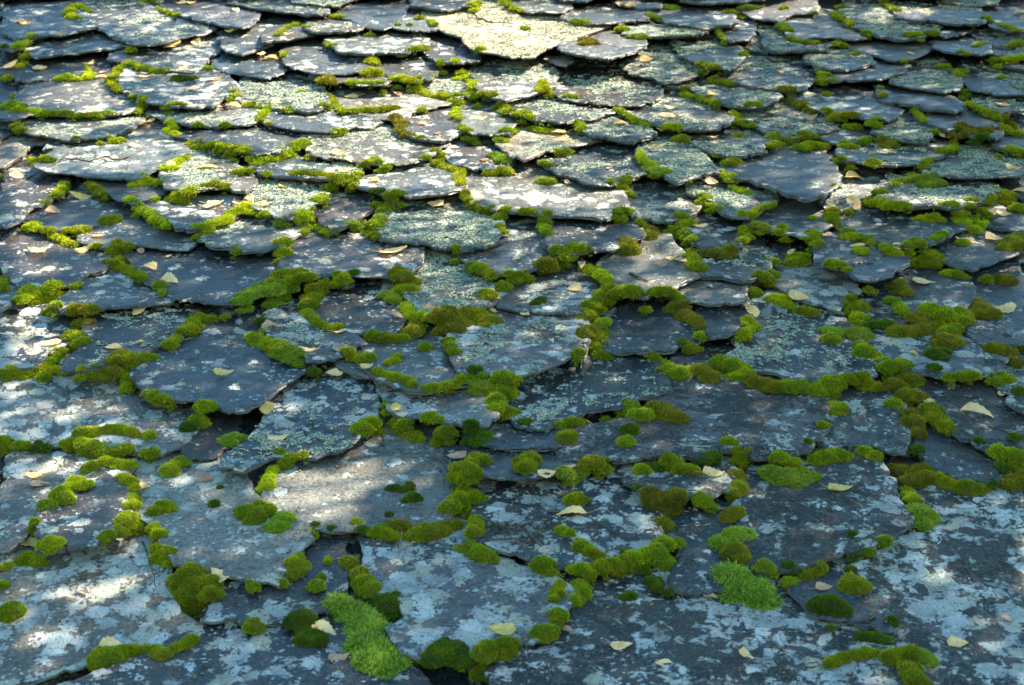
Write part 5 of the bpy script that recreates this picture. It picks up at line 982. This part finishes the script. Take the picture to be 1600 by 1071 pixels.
def shade_mask(u, v):
    z = samp(u, v); x, y = to_px(u, v, z)
    x = x+20*fbm(u*7, v*7, 33); y = y+10*fbm(u*7, v*7, 44)
    m = np.zeros(np.shape(u))
    for cx, cy, rx, ry in SUNNY:
        m = np.maximum(m, -(.8 if cy > 600 and cx < 420 else 0)+1.25-(((x-cx)/(rx*1.05))**2+((y-cy)/(ry*1.1))**2))
    return np.clip(m*1.6, 0, 1)
R2 = np.random.default_rng(5); n = 190000
U = R2.uniform(-2.1, 2.2, n)*1.25; Vv = R2.uniform(1.7, 8.6, n)
Xp, Yp = to_px(U, Vv, .055)
half = np.maximum(np.maximum(1.08*np.exp(-(((Xp-620)/780)**2+((Yp-150)/370)**2)), 1.35*np.exp(-(((Xp-740)/300)**2+((Yp-120)/190)**2))), .75*np.exp(-(((Xp-40)/320)**2+((Yp-720)/320)**2)))*(1+.3*fbm(U*2.5, Vv*2.5, 66))
lit = np.maximum(shade_mask(U, Vv), half)
k = R2.random(n) > lit*.985-.0
U, Vv = U[k], Vv[k]; n = len(U)
dist = 3.6+1.6*R2.random(n)+.5*vnoise(U*1.5, Vv*1.5, 3)
C = np.stack([U, Vv, samp(U, Vv)], 1)+np.array(sun_p)*dist[:, None]
ax = R2.normal(0, 1, (n, 3)); ax /= np.linalg.norm(ax, axis=1, keepdims=True)
ay = np.cross(ax, R2.normal(0, 1, (n, 3))); ay /= np.linalg.norm(ay, axis=1, keepdims=True)
Ln = R2.uniform(.023, .036, n)[:, None]
Vq = np.stack([C-ax*Ln, C+ay*Ln*.62-ax*Ln*.2, C+ax*Ln, C-ay*Ln*.62-ax*Ln*.2], 1).reshape(-1, 3); i = np.arange(n)*4
px_, py_ = to_plane(1400, 640, .03); cc = np.array([px_, py_, .03])+np.array(sun_p)*4.4
tree = bpy.data.objects.new('birch_tree', None); COL.objects.link(tree)
base_w = RM @ Vector((cc[0]+2.2, cc[1]+1.2, cc[2])); base_w.z = (RM @ Vector((0, 0, 0))).z-3.2; tree.location = base_w
tree['label'] = 'leafy birch tree standing beyond the roof and shading most of it'; tree['category'] = 'tree'
Wv = Vq @ RN.T-np.array(base_w)
o = bpy.data.objects.new('crown', mesh_np('crown', Wv, [np.stack([i, i+1, i+2, i+3], 1)], [M_CROWN])); COL.objects.link(o); o.parent = tree
top = np.array(RM @ Vector(cc))-np.array(base_w)
spine = [np.zeros(3), np.array([.05, -.1, 2.5]), top*np.array([.45, .45, .75]), top*np.array([.75, .75, .92]), top]
tv, tf = tube(spine, .17, .05, 12); allV, allF, off = [tv], [tf], len(tv)
dk = np.nonzero(lit[k] < .15)[0]; pick = R2.choice(dk, 30, replace=False); CW = C @ RN.T-np.array(base_w)
for q in pick:
    a = spine[2]+(spine[4]-spine[2])*R2.random(); e = CW[q]; mid = (a+e)/2+np.array([0, 0, .15])
    tv, tf = tube([a, mid, e], .014, .003, 6); allV.append(tv); allF.append(tf+off); off += len(tv)
o = bpy.data.objects.new('trunk', mesh_np('trunk', np.concatenate(allV), [np.concatenate(allF)], [M_BARK], None, True)); COL.objects.link(o); o.parent = tree
# ---------------------------------------------------------------- labels
LM = [(840,60,'y',"the cream crusted slate","big slate thickly crusted with cream lichen at the sunny top of the roof"),
(945,82,'s',"the tilted slate over a black gap","chipped slate tilted up over a black gap below the cream crusted slate"),
(850,303,'s',"the long pale sunlit slate","long pale sunlit slate with one round moss cushion on its upper edge"),
(325,425,'s',"the large smooth blue slate","large smooth dark blue slate with pale round spots left of the centre"),
(330,570,'s',"the blue slate above the amber leaf","big rounded dark blue slate with an amber heart-shaped leaf at its lower edge"),
(560,770,'s',"the big sunlit slate","big pale slate whose left half is in bright sun, left of the bottom centre"),
(725,758,'m',"the big round moss dome","big round green moss dome at the right corner of the big sunlit slate"),
(308,930,'m',"the rusty moss mound","large moss mound with a rusty side at the lower left"),
(575,1000,'f',"the feathery moss","long patch of bright feathery moss at the bottom left of the centre"),
(1235,745,'m',"the flat starry moss pad","wide flat pad of bright starry moss on the mottled slate at lower right"),
(1450,500,'m',"the highest moss bank","broad green moss bank in the right half beside two rusty domes"),
(1445,285,'m',"the speckled oval moss mat","speckled oval mat of starry moss below the lichened slates at upper right"),
(1235,275,'s',"the dark pointed slate","large dark pointed slate standing over a black gap at upper right"),
(1010,510,'s',"the flat blue-grey slate","flat smooth blue-grey slate right of the bark stick"),
(1010,415,'s',"the smooth pale slate","smooth pale grey slate with leaves on it right above the centre"),
(687,345,'s',"the slate with lichen corner","dark slate with a crust of greenish lichen over its upper right corner"),
(130,155,'s',"the pale oval slate","pale grey oval slate edged with moss near the upper left corner"),
(535,291,'m',"the lone bright moss mound","lone bright rounded moss mound beside the lichened slate, upper left of centre"),
(1440,152,'s',"the narrow glossy slate","narrow glossy dark slate slanting down near the upper right corner"),
(1000,650,'m',"the long humped moss mound","long humped moss mound on the dark slab right of the bottom centre"),
(1100,655,'s',"the broad dark slab","broad dark slab with black crust and white patches right of centre"),
(500,640,'s',"the slate with lichen rosettes","blue slate with raised pale lichen rosettes and a raised lower edge"),
(110,650,'s',"the wide pale slate","wide pale slate at the left edge below the mossy joint"),
(130,960,'s',"the blotched corner slab","big white-blotched slab filling the bottom left corner"),
(1290,800,'s',"the slate with a folded leaf","mottled slate carrying a folded amber leaf at the lower right"),
(1500,700,'s',"the smooth wedge slate","smooth blue wedge-shaped slate near the right edge"),
(1580,380,'m',"the edge moss dome","olive moss dome cut by the right edge of the picture"),
(720,930,'s',"the broad bottom slab","broad grey slab with whitish patches at the bottom, right of the feathery moss"),
(900,800,'s',"the slab under needle litter","whitish slab with dark needle litter and an amber-spotted leaf, below the centre"),
(175,262,'s',"the lilac slate under a twig","pale lilac slate with a dark twig across it at the left"),
(1255,530,'s',"the long blue-grey slab","long blue-grey slab with lichen and two moss tufts, right of centre"),
(1500,900,'s',"the mottled corner slab","huge black and white mottled slab filling the bottom right corner"),
(560,478,'s',"the rounded brown-grey slate","rounded brown-grey slate ringed by moss, left of the centre"),
(820,535,'s',"the speckled purple slate","speckled purple-grey slate left of the bark stick")]
def box(o_px): return np.mean(np.array(o_px)[:, :2], 0)
items = []
for s in slates:
    if s.under:
        s.o['label'] = 'slate of the lowest layer, seen only in the dark gaps'; s.o['category'] = 'slate'; s.o['group'] = 'lowest slates under the courses'; continue
    if s.extra:
        s.o['label'] = 'weathered slate of the courses running on past the edge of the picture'; s.o['category'] = 'slate'; s.o['group'] = 'slates beyond the edges of the picture'; continue
    px = np.clip(s.px, [0, 0], [1600, 1071]); items.append(dict(o=s.o, k='slate', c=box(px), w=np.ptp(px[:, 0]), s=s))
for o, typ, bl, sz in mosses:
    b = np.array(bl); items.append(dict(o=o, k='moss', c=box(b), w=np.ptp(b[:, 0])+2*b[:, 2].max(), typ=typ, n=len(bl)))
for o, c, x, y, L in leaves: items.append(dict(o=o, k='leaf', c=np.array([x, y]), w=L, col=c))
used = {}
for x, y, kd, short, full in LM:
    kk = 'slate' if kd in 'sy' else 'moss'
    cand = [i for i in items if i['k'] == kk and 'lm' not in i]
    def dist_(i):
        if kk == 'slate': d = 0 if inside(i['s'].px, np.array([float(x)]), np.array([float(y)]))[0] else 300
        else: d = 0
        return d+math.hypot(i['c'][0]-x, i['c'][1]-y)-(.3*i['w'] if kk == 'moss' else 0)
    b = min(cand, key=dist_); b['lm'] = short; b['o']['label'] = full
lms = [i for i in items if 'lm' in i]
DIR = ['right of', 'below right of', 'below', 'below left of', 'left of', 'above left of', 'above', 'above right of']
ORD = ['', 'second ', 'third ', 'fourth ', 'fifth ', 'sixth ', 'seventh ', 'eighth ', 'ninth ', 'tenth ', 'eleventh ', 'twelfth ', 'thirteenth ', 'fourteenth ', 'fifteenth ', 'sixteenth ']
def look(i):
    if i['k'] == 'leaf':
        return ('small ' if i['w'] < 17 else 'large ' if i['w'] > 31 else '')+{'y': 'pale yellow leaf', 't': 'amber leaf', 'p': 'pinkish brown leaf'}[i['col']]
    if i['k'] == 'moss':
        a = {'a': 'yellow-green', 'b': 'green', 'c': 'dark green', 'o': 'olive', 's': 'starry', 'f': 'feathery'}[i['typ']]
        return a+' moss '+('cushion' if i['n'] <= 2 else 'ridge' if i['n'] >= 4 and i['typ'] != 's' else 'clump')
    s = i['s']; sz = 'small ' if i['w'] < 95 else 'large ' if i['w'] > 230 else ''
    a = {'d': 'dark', 'b': 'blue', 'k': 'black-mottled', 'p': 'purple-grey', 'g': 'grey', 'l': 'pale', 'y': 'cream-crusted'}[s.tone]
    return sz+a+' '+('lichened slate' if s.G >= 5 and s.tone != 'y' else 'spotted slate' if s.L >= 5 and s.tone not in 'ky' else 'slate')
# every item is placed from the landmark nearest to it that has fewest rivals
sect = {}
def sector(l, i):
    d = i['c']-l['c']; return int(round(math.atan2(d[1]*1.6, d[0])/(math.pi/4))) % 8
for i in items:
    if 'lm' in i: continue
    l = min(lms, key=lambda l: math.hypot(l['c'][0]-i['c'][0], (l['c'][1]-i['c'][1])*1.6)); i['l'] = l; i['sec'] = sector(l, i)
    sect.setdefault((id(l), i['sec'], look(i)), []).append(i)
for key, li in sect.items():
    li.sort(key=lambda i: math.hypot(i['c'][0]-i['l']['c'][0], (i['c'][1]-i['l']['c'][1])*1.6))
    for n_, i in enumerate(li):
        lk = look(i); i['o']['label'] = (('nearest ' if len(li) > 1 and n_ == 0 else ORD[n_])+lk+' '+DIR[i['sec']]+' '+i['l']['lm'])
for i in items:
    o = i['o']; o['category'] = {'slate': 'slate', 'moss': 'moss', 'leaf': 'leaf'}[i['k']]
    if i['k'] == 'slate': o['group'] = 'overlapping slates of the old roof'
    elif i['k'] == 'moss': o['group'] = 'moss growing in the joints of the slates'
    else: o['group'] = 'fallen leaves scattered on the slates'
